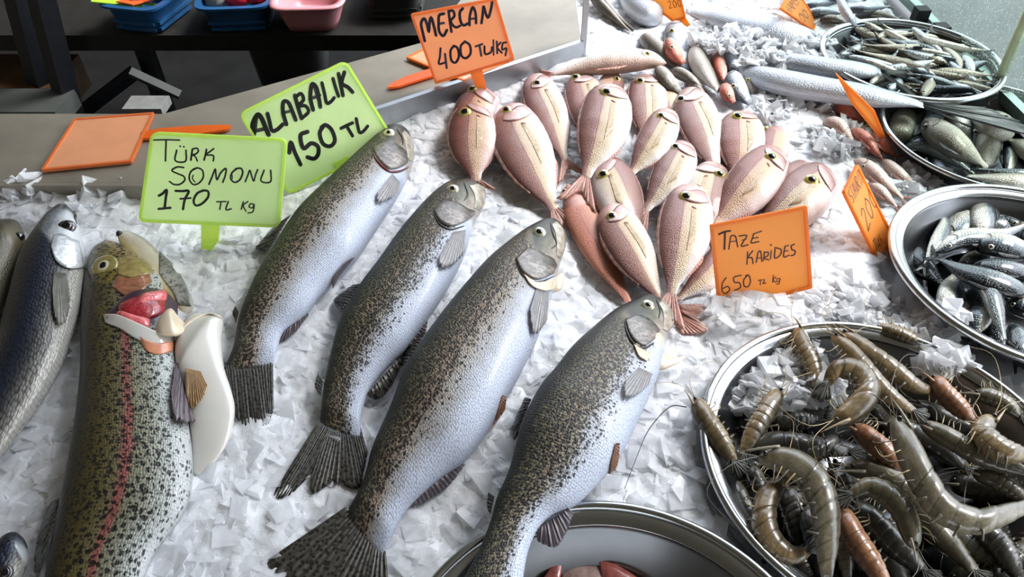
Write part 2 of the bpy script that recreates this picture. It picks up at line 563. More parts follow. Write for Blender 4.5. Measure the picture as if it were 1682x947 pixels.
M_WOOD = plain('brown wood', (0.12, 0.06, 0.025), 0.6, 0, 0.3, 12)
M_RED = plain('red plastic bag', rgb(190, 28, 44), 0.4, 0, 0.3, 40, bump=0.5)
M_WHITEP = plain('white plastic', (0.2, 0.2, 0.19), 0.4, 0, 0.2, 40)
M_DRAIN = plain('brown drain edge', (0.16, 0.13, 0.1), 0.6)

def ice_mat(name, tint=(0.86, 0.87, 0.90), trans=0.25, sss=0.2):
    t = NT(name)
    tc = t.n('ShaderNodeTexCoord').outputs['Object']
    nz = t.noise(tc, 120, 5, 0.65)
    big = t.noise(tc, 14, 3, 0.6)
    col = t.ramp(big.outputs['Fac'], [(0.3, tuple(c * 0.90 for c in tint)), (0.65, tint)])
    col = t.mix(0.5, col, t.ramp(nz.outputs['Fac'], [(0.3, (0.84, 0.85, 0.88)), (0.6, (1, 1, 1))]), 'MULTIPLY')
    vo = t.voro(tc, 95, 1.0)
    h = t.math('ADD', t.math('MULTIPLY', vo.outputs['Distance'], 1.0), t.math('MULTIPLY', nz.outputs['Fac'], 0.8))
    b = t.bsdf(col, 0.18, 0.0, Subsurface_Weight=sss, Subsurface_Scale=0.012, IOR=1.31, Transmission_Weight=trans,
               Coat_Weight=0.25, Coat_Roughness=0.08)
    b.inputs['Subsurface Radius'].default_value = (0.8, 0.95, 1.0)
    t.set(b.inputs['Normal'], t.bump(h, 0.4, 0.003))
    return t.done(b)

M_ICE = ice_mat('crushed ice', trans=0.0)
def flake_mat(name='ice flakes', o0=0.25, o1=0.62):
    t = NT(name)
    tc = t.n('ShaderNodeTexCoord').outputs['Object']
    nz = t.noise(tc, 160, 4, 0.6)
    big = t.noise(tc, 30, 2, 0.5)
    col = t.ramp(nz.outputs['Fac'], [(0.3, (0.88, 0.89, 0.92)), (0.65, (0.96, 0.965, 0.98))])
    b = t.bsdf(col, 0.16, 0.0, IOR=1.31, Coat_Weight=0.3, Coat_Roughness=0.06)
    t.set(b.inputs['Normal'], t.bump(nz.outputs['Fac'], 0.3, 0.002))
    tl = t.n('ShaderNodeBsdfTranslucent'); t.set(tl.inputs[0], col)
    m1 = t.n('ShaderNodeMixShader'); m1.inputs[0].default_value = 0.35
    t.t.links.new(b.outputs[0], m1.inputs[1]); t.t.links.new(tl.outputs[0], m1.inputs[2])
    tp = t.n('ShaderNodeBsdfTransparent')
    lw = t.n('ShaderNodeLayerWeight'); lw.inputs[0].default_value = 0.35
    op = t.math('ADD', t.smooth(big.outputs['Fac'], 0.3, 0.7, o0, o1), t.math('MULTIPLY', lw.outputs['Facing'], 0.35), clamp=True)
    m2 = t.n('ShaderNodeMixShader'); t.set(m2.inputs[0], op)
    t.t.links.new(tp.outputs[0], m2.inputs[1]); t.t.links.new(m1.outputs[0], m2.inputs[2])
    return t.done(m2)
M_FLAKE = flake_mat()
M_LUMP = flake_mat('ice lumps', 0.6, 0.95)

# ================================================================== trays
def circle3(a, b, c):
    ax, ay = a[:2]; bx, by = b[:2]; cx, cy = c[:2]
    d = 2 * (ax * (by - cy) + bx * (cy - ay) + cx * (ay - by))
    ux = ((ax * ax + ay * ay) * (by - cy) + (bx * bx + by * by) * (cy - ay) + (cx * cx + cy * cy) * (ay - by)) / d
    uy = ((ax * ax + ay * ay) * (cx - bx) + (bx * bx + by * by) * (ax - cx) + (cx * cx + cy * cy) * (bx - ax)) / d
    return ux, uy, math.hypot(ax - ux, ay - uy)

TRAYS = {}
def tray(key, pix, z, depth, flange, label, wall=0.035, bead=0.0035):
    cx, cy, R = circle3(*[P(x, y, z) for x, y in pix])
    print('TRAY', key, round(cx, 3), round(cy, 3), 'R', round(R, 3))
    TRAYS[key] = (cx, cy, R, z, depth)
    root = thing('steel_tray', (cx, cy, z - depth), label, 'tray', 'round steel trays on the ice')
    M = 128
    prof = [(R - flange * 0.15, z - 0.002), (R - flange * 0.5, z - 0.0035), (R - flange, z - 0.006), (R - flange - 0.002, z - 0.010),
            (R - flange - wall * 0.5, z - depth * 0.6), (R - flange - wall, z - depth + 0.004), (R - flange - wall - 0.004, z - depth), (R - flange - wall - 0.012, z - depth), (R * 0.6, z - depth), (R * 0.3, z - depth + 0.0008), (0.0008, z - depth + 0.001)]
    prof2 = [(r, zz - 0.0016) for r, zz in reversed(prof)]
    pr = prof + prof2
    V = []; F = []
    for r, zz in pr:
        for j in range(M):
            a = 2 * math.pi * j / M
            V.append((cx + r * math.cos(a), cy + r * math.sin(a), zz))
    n = len(pr)
    for i in range(n):
        i2 = (i + 1) % n
        for j in range(M):
            j2 = (j + 1) % M
            F.append((i * M + j, i2 * M + j, i2 * M + j2, i * M + j2))
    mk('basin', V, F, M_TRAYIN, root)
    fl = [(R - flange * 0.1, z - 0.0018), (R - flange * 0.5, z - 0.0024), (R - flange, z - 0.0050), (R - flange - 0.001, z - 0.0066), (R - flange * 0.5, z - 0.0042), (R - flange * 0.1, z - 0.0036)]
    V = [(cx + r * math.cos(2 * math.pi * j / M), cy + r * math.sin(2 * math.pi * j / M), zz) for r, zz in fl for j in range(M)]
    F = [(i * M + j, ((i + 1) % 6) * M + j, ((i + 1) % 6) * M + (j + 1) % M, i * M + (j + 1) % M) for i in range(6) for j in range(M)]
    mk('flange', V, F, M_STEEL, root)
    V = []; F = []
    K = 10
    for j in range(M):
        a = 2 * math.pi * j / M
        for k in range(K):
            b = 2 * math.pi * k / K
            r = R - bead + bead * math.cos(b) * 1.1
            V.append((cx + r * math.cos(a), cy + r * math.sin(a), z - bead * 0.6 + bead * math.sin(b)))
    for j in range(M):
        for k in range(K):
            F.append((j * K + k, ((j + 1) % M) * K + k, ((j + 1) % M) * K + (k + 1) % K, j * K + (k + 1) % K))
    mk('rolled_rim', V, F, M_STEEL, root)
    return root

tray('A', [(707, 947), (990, 821), (1240, 919)], 0.022, 0.062, 0.018, 'empty-sided round steel tray at the bottom edge, under the tail of the lowest spotted trout', wall=0.05)
tray('B', [(1152, 725), (1277, 934), (1653, 632)], 0.024, 0.055, 0.014, 'large round steel tray heaped with raw grey prawns', bead=0.0032)
tray('C', [(1461, 375), (1579, 302), (1592, 548)], 0.035, 0.055, 0.016, 'round steel tray holding dark blue-backed mackerel-like fish above the prawns', bead=0.004)
tray('D', [(1464, 235), (1527, 272), (1601, 304)] if False else [(1447, 185), (1527, 271), (1640, 311)], 0.03, 0.05, 0.008, 'round steel tray of plump silvery fish between the mackerel tray and the small-fry tray', bead=0.003)
tray('E', [(1349, 62), (1655, 128), (1530, 165)], 0.04, 0.05, 0.010, 'round steel tray piled with tiny slim fish beside the wet glass screen', bead=0.0045)

# ================================================================== counter
LZ = 0.03
corner = P(255, 300, LZ); cornerb = P(268, 187, LZ)
inner = [P(-500, 297, LZ), corner, P(955, 69, LZ)]
outer = [P(-500, 186, LZ), cornerb, P(700, 68, LZ)]
# right hand continuation of the ledge behind the divider
dirb = outer[2] - outer[1]; dirb /= np.linalg.norm(dirb)
outer.append(outer[1] + dirb * 3.2)
diri = inner[2] - inner[1]; diri /= np.linalg.norm(diri)
post_base = inner[2].copy()
counter = thing('fish_counter', (post_base[0], post_base[1], -0.1), 'brown-grey topped fishmonger counter edge running along the back of the ice bed', 'counter')
def prism(poly, z0, z1):
    n = len(poly)
    V = [(p[0], p[1], z1) for p in poly] + [(p[0], p[1], z0) for p in poly]
    F = [tuple(range(n)), tuple(range(2 * n - 1, n - 1, -1))] + [(i, n + i, n + (i + 1) % n, (i + 1) % n) for i in range(n)]
    return V, F
poly = [inner[0], inner[1], inner[2], inner[2] + np.array([0.02, 0.9, 0]), outer[3] + np.array([0, 0.02, 0]), outer[1], outer[0]]
# keep the ledge simple: behind the divider it ends
endb = outer[1] + dirb * ((inner[2][0] - outer[1][0]) / dirb[0])
o3 = P(790, -40, LZ); o4 = P(940, -40, LZ)
poly = [inner[0], inner[1], inner[2], o4, o3, outer[2], outer[1], outer[0]]
V, F = prism(poly, -0.04, LZ)
mk('ledge', V, F, M_LEDGE, counter, smooth=False)
# steel liner strip along the inside of the ledge
nrm = np.array([diri[1], -diri[0], 0])
a, b = inner[1] + nrm * 0.0, inner[2]
sw = 0.012
V, F = [], []
liner = [box_data(((a + b) / 2 + nrm * 0.004 + np.array([0, 0, -0.012 - LZ + LZ])), (np.linalg.norm(b - a), 0.008, 0.034), math.atan2(diri[1], diri[0]))]
V, F = merge(liner)
mk('steel_liner', V, F, M_STEEL_D, counter, smooth=False)
a2 = inner[0]; b2 = inner[1]
V, F = box_data((a2 + b2) / 2 + np.array([0, -0.006, -0.016]), (np.linalg.norm(b2 - a2), 0.006, 0.036), math.atan2((b2 - a2)[1], (b2 - a2)[0]))
mk('steel_liner', V, F, M_LEDGE, counter, smooth=False)
fp = [(inner[0][0], -0.25), (1.9, -0.25), (1.9, 1.9), (o3[0], 1.9), (o3[0], o3[1]), (outer[2][0], outer[2][1] - 0.01), (outer[1][0], outer[1][1] - 0.01), (outer[0][0], outer[0][1] - 0.01)]
V, F = prism(fp, -0.10, -0.08)
mk('bed_pan', V, F, M_DARKPAN, counter, smooth=False)
fp2 = [(a_ + (0.02 if a_ < 0 else -0.05), b_ - 0.03) for a_, b_ in fp]
V, F = prism(fp2, -0.85, -0.10)
mk('counter_base', V, F, M_BLACK, counter, smooth=False)
V, F = box_data(post_base + np.array([0.003, 0.0, 0.15]), (0.008, 0.014, 0.36))
post = mk('divider_post', V, F, M_STEEL_D, counter, smooth=False)

# ================================================================== ice
def vnoise(x, y, sc, seed):
    X = x * sc + seed * 17.3; Y = y * sc + seed * 5.1
    xi = np.floor(X).astype(int); yi = np.floor(Y).astype(int)
    fx = X - xi; fy = Y - yi
    fx = fx * fx * (3 - 2 * fx); fy = fy * fy * (3 - 2 * fy)
    def hsh(a, b):
        h = (a * 374761393 + b * 668265263 + seed * 69069) & 0x7fffffff
        h = ((h ^ (h >> 13)) * 1274126177) & 0x7fffffff
        return (h & 0xffff) / 65535.0
    return (hsh(xi, yi) * (1 - fx) + hsh(xi + 1, yi) * fx) * (1 - fy) + (hsh(xi, yi + 1) * (1 - fx) + hsh(xi + 1, yi + 1) * fx) * fy

MOUNDS = []
def mound(px, py, r, h, z=0.0):
    p = P(px, py, z); MOUNDS.append((p[0], p[1], r, h))
for (px, py, r, h) in ((1230, 505, 0.05, 0.012), (1300, 560, 0.05, 0.014), (40, 335, 0.06, 0.016), (180, 340, 0.06, 0.014), (1340, 110, 0.05, 0.01),
                       (1200, 60, 0.09, 0.012), (900, 120, 0.06, 0.010), (1010, 80, 0.08, 0.012), (690, 175, 0.05, 0.01), (1390, 470, 0.06, 0.014), (1320, 200, 0.06, 0.016), (1230, 15, 0.1, 0.02)):
    mound(px, py, r, h)

def ice_h(x, y):
    h = 0.010 * (vnoise(x, y, 9, 1) - 0.5) + 0.006 * (vnoise(x, y, 30, 2) - 0.5) + 0.0035 * (vnoise(x, y, 75, 3) - 0.5) + 0.0018 * (vnoise(x, y, 190, 4) - 0.5)
    for mx, my, r, mh in MOUNDS:
        h = h + mh * np.exp(-((x - mx) ** 2 + (y - my) ** 2) / (r * r))
    for k, (cx, cy, R, z, dep) in TRAYS.items():
        d = np.hypot(x - cx, y - cy)
        inside = np.clip((R + 0.004 - d) / 0.03, 0, 1)
        h = h * (1 - inside) + (z - dep - 0.012) * inside
    return h

def in_bed(x, y, m=0.0):
    # in front of the ledge line / right of the divider, left of the dark right border
    ok = np.ones_like(x, bool)
    t = (x - inner[1][0]) / (inner[2][0] - inner[1][0])
    line = np.where(x < inner[1][0], inner[0][1] + (inner[1][1] - inner[0][1]) * (x - inner[0][0]) / (inner[1][0] - inner[0][0]), inner[1][1] + t * (inner[2][1] - inner[1][1]))
    ok &= (y < line - m) | (x > inner[2][0] + 0.004)
    g0 = P(1440, 0, 0); g1 = P(1660, 205, 0)
    lx = g0[0] + (y - g0[1]) * (g1[0] - g0[0]) / (g1[1] - g0[1])
    ok &= x < lx
    return ok

gx = np.arange(-0.95, 1.25, 0.0028); gy = np.arange(0.12, 1.75, 0.0028)
X, Y = np.meshgrid(gx, gy, indexing='ij')
Z = ice_h(X, Y)
ok = in_bed(X, Y, -0.01)
nx, ny = X.shape
idm = -np.ones(nx * ny, dtype=int)
okf = ok.ravel()
I, J = np.meshgrid(np.arange(nx - 1), np.arange(ny - 1), indexing='ij')
q = np.stack([I * ny + J, (I + 1) * ny + J, (I + 1) * ny + J + 1, I * ny + J + 1], axis=-1).reshape(-1, 4)
q = q[okf[q].all(axis=1)]
used = np.unique(q); idm[used] = np.arange(len(used))
VV = np.stack([X.ravel()[used], Y.ravel()[used], Z.ravel()[used]], axis=1)
o = mk('ice_bed', VV, idm[q].tolist(), M_ICE, None, origin=(0, 0.7, 0))
tag(o, 'bed of crushed white ice covering the whole fish counter', 'ice', kind='stuff')

def flakes(name, px_fn, N, s0, s1, label, zadd=(0.0, 0.005), tilt=0.5, mat=None, flat=0.30):
    pts = px_fn(N)
    n = len(pts)
    sz = s0 + (s1 - s0) * rng.rand(n) ** 2.6
    base = np.array([[x, y, z] for x in (-1, 1) for y in (-1, 1) for z in (-1, 1)], float)
    V = base[None] * (1 + 0.9 * (rng.rand(n, 8, 3) - 0.5))
    asp = np.stack([np.ones(n), 0.55 + 0.45 * rng.rand(n), flat * (0.5 + rng.rand(n))], axis=1)
    V = V * asp[:, None, :] * (sz / 2)[:, None, None]
    al = rng.rand(n) * 6.283; t1 = rng.randn(n) * tilt; t2 = rng.randn(n) * tilt
    def rot(V, ang, i, j):
        c, s = np.cos(ang)[:, None], np.sin(ang)[:, None]
        a = V[:, :, i] * c - V[:, :, j] * s; b = V[:, :, i] * s + V[:, :, j] * c
        V[:, :, i] = a; V[:, :, j] = b
    rot(V, al * 0.5, 0, 1); rot(V, t1, 1, 2); rot(V, t2, 0, 2); rot(V, al, 0, 1)
    z = pts[:, 2] + zadd[0] + (zadd[1] - zadd[0]) * rng.rand(n)
    V = V + np.stack([pts[:, 0], pts[:, 1], z], axis=1)[:, None, :]
    f = np.array([(0, 1, 3, 2), (4, 6, 7, 5), (0, 4, 5, 1), (2, 3, 7, 6), (0, 2, 6, 4), (1, 5, 7, 3)])
    F = (f[None] + (np.arange(n) * 8)[:, None, None]).reshape(-1, 4)
    ob = mk(name, V.reshape(-1, 3), F.tolist(), mat or (M_LUMP if name == 'ice_heap' else M_FLAKE), None, smooth=False, origin=(0, 0.7, 0))
    return tag(ob, label, 'ice', kind='stuff')

def bed_pts(N):
    x = -0.9 + rng.rand(N * 2) * 2.1; y = 0.15 + rng.rand(N * 2) ** 1.15 * 1.5
    ok = in_bed(x, y, 0.004)
    for k, (cx, cy, R, z, dep) in TRAYS.items():
        ok &= np.hypot(x - cx, y - cy) > R + 0.004
    x = x[ok][:N]; y = y[ok][:N]
    return np.stack([x, y, ice_h(x, y)], axis=1)
flakes('ice_flakes', bed_pts, 22000, 0.004, 0.024, 'loose angular flakes of crushed ice scattered over the ice bed', (-0.0024, 0.0), 0.17, flat=0.13)

def blob_pts(blobs):
    def fn(N):
        out = []
        tot = sum(b[4] for b in blobs)
        for (px, py, rx, ry, w, z0, z1) in blobs:
            k = int(N * w / tot)
            for _ in range(k):
                a = random.random() * 6.283; r = math.sqrt(random.random())
                p = P(px + rx * r * math.cos(a), py + ry * r * math.sin(a), z0)
                p[2] = z0 + (z1 - z0) * random.random() * (1 - r * 0.6)
                out.append(p)
        return np.array(out)
    return fn
flakes('ice_heap', blob_pts([(1240, 521, 75, 8, 1.4, 0.0, 0.005), (1340, 520, 80, 30, 2, 0.0, 0.02), (1290, 590, 55, 45, 2.2, 0.0, 0.02), (1330, 640, 50, 25, 1.0, 0.002, 0.022),
                             (1255, 640, 70, 45, 2.2, -0.005, 0.018), (1400, 500, 80, 35, 1.6, 0.0, 0.016), (1500, 555, 60, 25, 1.5, 0.0, 0.02), (1545, 600, 40, 22, 1.2, 0.012, 0.028), (1545, 530, 40, 20, 1.0, 0, 0.02)]),
       1500, 0.005, 0.022, 'clear ice lumps heaped against the orange TAZE KARİDES sign and over the far edge of the prawn tray', (0, 0.002), 0.6)
flakes('ice_heap', blob_pts([(1215, 72, 80, 18, 2, 0.026, 0.046), (1325, 72, 40, 12, 1, 0.030, 0.044), (1290, 102, 80, 8, 1.4, 0.026, 0.04), (1160, 60, 50, 20, 1, 0.006, 0.02), (1380, 112, 40, 8, 0.5, 0.012, 0.03),
                             (1240, 25, 60, 18, 1.4, 0.0, 0.03)]), 900, 0.005, 0.02, 'ice lumps spilled over the long silver fish at the top of the counter', (0, 0.003), 0.6)
flakes('ice_heap', blob_pts([(40, 328, 60, 22, 2, 0.0, 0.03), (170, 335, 60, 18, 1.6, 0.0, 0.026), (120, 350, 60, 20, 1.0, 0.0, 0.015)]), 320, 0.008, 0.032,
       'big clear ice lumps piled against the left stretch of the counter ledge', (0, 0.003), 0.6)
flakes('ice_heap', blob_pts([(1300, 175, 70, 30, 2, 0.0, 0.02), (1260, 195, 40, 14, 1, 0.0, 0.02), (1380, 230, 50, 30, 1.2, 0, 0.015), (1500, 300, 60, 25, 1, 0, 0.012)]), 900, 0.005, 0.02,
       'ice lumps heaped to the right of the pink bream', (0, 0.003), 0.6)

# ================================================================== shelf and shop behind
SZ = -0.35
sy = P(300, 58, SZ)[1]
print('shelf y', sy)
shelf = thing('storage_shelf', (-0.5, sy, -0.85), 'dark low storage shelf on black frame behind the counter, carrying plastic baskets', 'shelf')
V, F = box_data((-0.6, sy + 0.30, SZ - 0.022), (3.4, 0.60, 0.044))
mk('shelf_board', V, F, M_SHELF, shelf, smooth=False)
for (xa, ya, xb, yb, w, yy) in ((20, -40, 80, 190, 0.05, sy - 0.03), (58, -40, 118, 190, 0.05, sy - 0.10)):
    a = PY(xa, ya, yy - 0.0); b = PY(xb, yb, yy)
    V, F = tube_data([a, b + (b - a) * 1.2], w / 1.5, w / 1.5, 4)
    mk('frame_post', V, F, M_BLACK, shelf, smooth=False)
a = PY(95, 215, sy - 0.02); b = PY(222, 118, sy + 0.02)
V, F = tube_data([a, b], 0.02, 0.02, 4); mk('cross_brace', V, F, M_BLACK, shelf, smooth=False)
for xx in (205, 640):
    a = P(xx, 90, SZ - 0.05); a[1] = sy + 0.08
    V, F = box_data((a[0], sy + 0.1, (SZ - 0.9) / 2), (0.04, 0.04, abs(-0.85 - SZ) - 0.02)); mk('shelf_leg', V, F, M_BLACK, shelf, smooth=False)

def basket(px, py, w, d, h, rz, mat, label, name='storage_basket', taper=0.82, rows=2, cat='basket', setback=0.0, rnd=0.02, slots=True, group=None, z0=None):
    c = P(px, py, SZ if z0 is None else z0); c[1] += setback
    root = thing(name, c, label, cat, group)
    R = np.array(Matrix.Rotation(rz, 3, 'Z'))
    ctr = c + R @ np.array([0, d / 2, 0])
    K = 40
    def ringp(sc, z, ex=0.0):
        out = []
        for k in range(K):
            a = 2 * math.pi * k / K
            n = 5.0
            x = np.sign(math.cos(a)) * abs(math.cos(a)) ** (2 / n) * (w / 2 * sc + ex)
            y = np.sign(math.sin(a)) * abs(math.sin(a)) ** (2 / n) * (d / 2 * sc + ex)
            out.append(ctr + R @ np.array([x, y, z]))
        return out
    rings = [ringp(taper, 0.001)] + [ringp(taper + (1 - taper) * f, h * f) for f in (0.3, 0.6, 0.9, 1.0)] + [ringp(1, h, 0.012), ringp(1, h + 0.006, 0.012), ringp(1, h + 0.006, -0.004)] + \
            [ringp(taper + (1 - taper) * f, h * f, -0.005) for f in (0.9, 0.6, 0.3)] + [ringp(taper, 0.006, -0.005)]
    V = np.array(sum(rings, [])); F = []
    for i in range(len(rings) - 1):
        for j in range(K):
            j2 = (j + 1) % K
            F.append((i * K + j, i * K + j2, (i + 1) * K + j2, (i + 1) * K + j))
    F.append(tuple(range(K - 1, -1, -1))); F.append(tuple((len(rings) - 1) * K + j for j in range(K)))
    mk('tub_body', V, F, mat, root, smooth=not slots)
    if slots:
        parts = []
        for r in range(rows):
            z = h * (0.16 + 0.26 * r)
            sc = taper + (1 - taper) * z / h
            parts.append(box_data(ctr + R @ np.array([0, -d / 2 * sc - 0.002, z]), (w * sc * 0.9, 0.004, 0.008), R=R))
            parts.append(box_data(ctr + R @ np.array([w / 2 * sc + 0.002, 0, z]), (0.004, d * sc * 0.9, 0.008), R=R))
        V, F = merge(parts); mk('rib_grid', V, F, mat, root, smooth=False)
    return root, ctr, R
dd = mpp(P(220, 57, SZ))
bk1 = basket(222, 57, 95 * dd, 0.20, 0.070, math.radians(-13), M_BLUE, 'blue plastic basket of orange and lime signs, leftmost on the shelf', setback=0.0, group='blue baskets on the shelf')
bk2 = basket(392, 57, 112 * dd, 0.20, 0.070, math.radians(5), M_BLUE, 'blue plastic basket holding red and white bags, beside the pink tub', setback=0.0, group='blue baskets on the shelf')
bk3 = basket(510, 59, 108 * dd, 0.22, 0.072, math.radians(3), M_PINK, 'pink plastic washing-up tub on the shelf', name='plastic_tub', slots=False, cat='tub', setback=0.0, taper=0.78)
bk4 = basket(646, 34, 95 * dd, 0.25, 0.07, 0, M_CRATE, 'black slotted plastic crate at the right end of the shelf', name='slotted_crate', cat='crate', setback=0.0, taper=0.95)
bk5 = basket(478, 150, 170 * dd, 0.3, 0.3, 0.1, M_TUB, 'cloudy grey plastic tub under the shelf behind the lime ALABALIK sign', name='storage_tub', cat='tub', slots=False, taper=0.8, z0=-0.70)
# put the under-shelf tub on the floor
for o in (bk5[0],):
    pass

M_ORANGE_S = plain('orange sign scrap', rgb(225, 92, 40), 0.4)
M_LIME_S = plain('lime sign scrap', rgb(160, 220, 50), 0.4)
_, ctr, R = bk1
for k, (x, y, z, rz, tl, m, lab) in enumerate(((-0.05, -0.06, 0.072, 0.3, 0.25, M_LIME_S, 'lime green sign blade at the front left of the blue basket'),
        (0.0, -0.03, 0.068, 1.2, 0.2, M_ORANGE_S, 'orange sign blade lying lowest in the blue basket'), (0.04, -0.02, 0.078, 0.2, -0.2, M_ORANGE_S, 'orange sign blade at the right of the basket heap'),
        (0.01, 0.01, 0.085, 0.8, 0.15, M_ORANGE_S, 'orange sign blade near the back of the basket heap'), (-0.03, 0.0, 0.092, -0.5, -0.1, M_ORANGE_S, 'orange sign blade topmost in the basket heap'))):
    c = ctr + R @ np.array([x, y, z])
    rt = thing('spare_sign', c, lab, 'sign', 'spare signs in the blue basket')
    RR = np.array(Matrix.Rotation(rz, 3, 'Z') @ Matrix.Rotation(tl, 3, 'Y'))
    V, F = box_data(c, (0.12, 0.055, 0.003), R=RR); mk('sign_plate', V, F, m, rt, smooth=False)
    V, F = box_data(c + RR @ np.array([0.08, 0, 0]), (0.06, 0.012, 0.003), R=RR); mk('sign_stake', V, F, m, rt, smooth=False)
_, ctr, R = bk2
for k, (x, y, z, m, lab) in enumerate(((-0.05, -0.03, 0.072, M_WHITEP, 'crumpled white bag at the left of the second blue basket'), (0.0, -0.03, 0.074, M_RED, 'crumpled red bag in the middle of the second blue basket'),
                                     (0.055, -0.02, 0.072, M_RED, 'crumpled red bag at the right of the second blue basket'))):
    v, f = ellipsoid(ctr + R @ np.array([x, y, z]), [0, 0, 1], 0.036, 0.026, 22, 12)
    v = v + 0.008 * (rng.rand(*v.shape) - 0.5)
    tag(mk('plastic_bag', v, f, m, None), lab, 'bag', 'bags in the second blue basket')

# things under the shelf
def stick(name, a, b, w, t, mat, label, cat, y):
    A = PY(*a, y); Bp = PY(*b, y)
    V, F = tube_data([A, Bp], w, w, 4)
    return tag(mk(name, V, F, mat, None, smooth=False), label, cat)
stick('metal_strip', (214, 118), (296, 156), 0.014, 0, M_TUB, 'pale metal strip leaning under the shelf', 'strip', 1.75)
v, f = box_data(PY(242, 174, 1.55), (0.09, 0.06, 0.02)); tag(mk('white_container', v, f, M_WHITEP, None, smooth=False), 'small white container low under the shelf behind the counter corner', 'container')
v, f = box_data(PY(20, 142, 1.95), (0.34, 0.2, 0.10)); tag(mk('wooden_box', v, f, M_WOOD, None, smooth=False), 'brown wooden box on the floor at the far left', 'box')
v, f = box_data(PY(20, 178, 1.75), (0.3, 0.12, 0.05)); tag(mk('pale_box', v, f, M_TUB, None, smooth=False), 'pale box at the far left behind the counter ledge', 'box')

# ================================================================== glass screen at the right
g0 = P(1480, -12, 0.02); g1 = P(1760, 268, 0.02)
gd = g1 - g0; gl = np.linalg.norm(gd); gd /= gl
ga = math.atan2(gd[1], gd[0])
g0 = g0 - gd * 0.8; gl += 0.8
gm = (g0 + gd * gl / 2)
screen = thing('glass_screen', gm, 'wet glass screen with a pale rail along the right edge of the counter', 'screen')
t = NT('wet glass')
tc = t.n('ShaderNodeTexCoord').outputs['Object']
vo = t.voro(tc, 210, 1.0)
drop = t.smooth(vo.outputs['Distance'], 0.10, 0.30, 1.0, 0.0)
nz = t.noise(tc, 14, 3)
haze = t.math('MAXIMUM', t.smooth(nz.outputs['Fac'], 0.25, 0.7, 0.10, 0.25), t.math('MULTIPLY', drop, 0.9))
tpp = t.n('ShaderNodeBsdfTransparent'); tpp.inputs['Color'].default_value = (0.86, 0.92, 0.89, 1)
glo = t.n('ShaderNodeBsdfGlossy'); glo.inputs['Roughness'].default_value = 0.2
t.set(glo.inputs['Normal'], t.bump(drop, 0.8, 0.002))
gls = t.n('ShaderNodeMixShader'); gls.inputs[0].default_value = 0.08
t.t.links.new(tpp.outputs[0], gls.inputs[1]); t.t.links.new(glo.outputs[0], gls.inputs[2])
tl = t.n('ShaderNodeBsdfTranslucent'); t.set(tl.inputs[0], t.mix(drop, (0.13, 0.15, 0.14), (0.36, 0.39, 0.36)))
mx = t.n('ShaderNodeMixShader'); t.set(mx.inputs[0], haze)
t.t.links.new(gls.outputs[0], mx.inputs[1]); t.t.links.new(tl.outputs[0], mx.inputs[2])
M_GLASS = t.done(mx)
V, F = box_data(gm + np.array([0, 0, 0.20]), (gl, 0.005, 0.40), ga); mk('glass_pane', V, F, M_GLASS, screen, smooth=False)
nrg = np.array([gd[1], -gd[0], 0])
V, F = merge([box_data(gm + np.array([0, 0, 0.0]), (gl, 0.014, 0.014), ga)]); mk('bottom_rail', V, F, plain('pale rail', rgb(150, 176, 166), 0.4, 0.4), screen, smooth=False)
for px, py in ((1512, 24), (1544, 52)):
    c = P(px, py, 0.03); V, F = box_data(c, (0.02, 0.02, 0.022), ga); mk('rail_clip', V, F, M_BLACK, screen, smooth=False)
# slanting pale bar of the screen: on the glass plane
def on_glass(px, py, off=0.0):
    d = ray(px, py); n = np.array([-gd[1], gd[0], 0]); n = n if n @ d > 0 else -n
    tt = ((g0 - n * off - CAM) @ n) / (d @ n)
    return CAM + d * tt
A, Bp = on_glass(1640, 135), on_glass(1700, -5)
V, F = tube_data([A, Bp], 0.007, 0.007, 6); mk('glass_brace', V, F, plain('pale brace', rgb(208, 220, 180), 0.4), screen)
# bed border plate right
br0 = P(1440, 0, 0.0); br1 = P(1700, 245, 0.0)
bd = br1 - br0; bl_ = np.linalg.norm(bd); bd /= bl_
V, F = box_data(br0 + bd * bl_ / 2 + np.array([0.06, 0.02, -0.006]), (bl_ + 1.0, 0.12, 0.012), math.atan2(bd[1], bd[0])); mk('side_border', V, F, M_DARKPAN, counter, smooth=False)

# ================================================================== room
def struct(name, c, s, m):
    v, f = box_data(c, s); o = mk(name, v, f, m, None, smooth=False); o['kind'] = 'structure'; return o
M_SHOPF = plain('dark shop floor', (0.008, 0.008, 0.008), 0.8, 0, 0.3, 8, Specular_IOR_Level=0.1)
struct('floor', (-2.6, 1.0, -0.90), (7.0, 13, 0.1), M_SHOPF)
struct('pavement', (5.9, 1.0, -0.90), (10.0, 15, 0.1), plain('grey green pavement', (0.09, 0.10, 0.088), 0.8, 0, 0.3, 5))
struct('wall_back', (-1.9, 4.2, 0.5), (3.4, 0.1, 2.7), M_WALL)
M_WARM = plain('beige shading surface', (0.30, 0.25, 0.18), 0.8, 0, 0.05, 5)  # warm beige chosen so the unseen light blockers bounce a brown tint
struct('shading_wall_left', (-2.6, -1.2, 0.5), (0.1, 11.0, 2.7), M_WARM)  # unseen; added to block light from the left and bounce a warm tint
V, F = prism([(-5, -7), (9.65, -7), (-1.55, 4.2), (-5, 4.2)], 1.85, 1.95)  # unseen; diagonal edge shaped to keep sun off the near-left ice
o = mk('shading_ceiling', V, F, M_WARM, None, smooth=False); o['kind'] = 'structure'

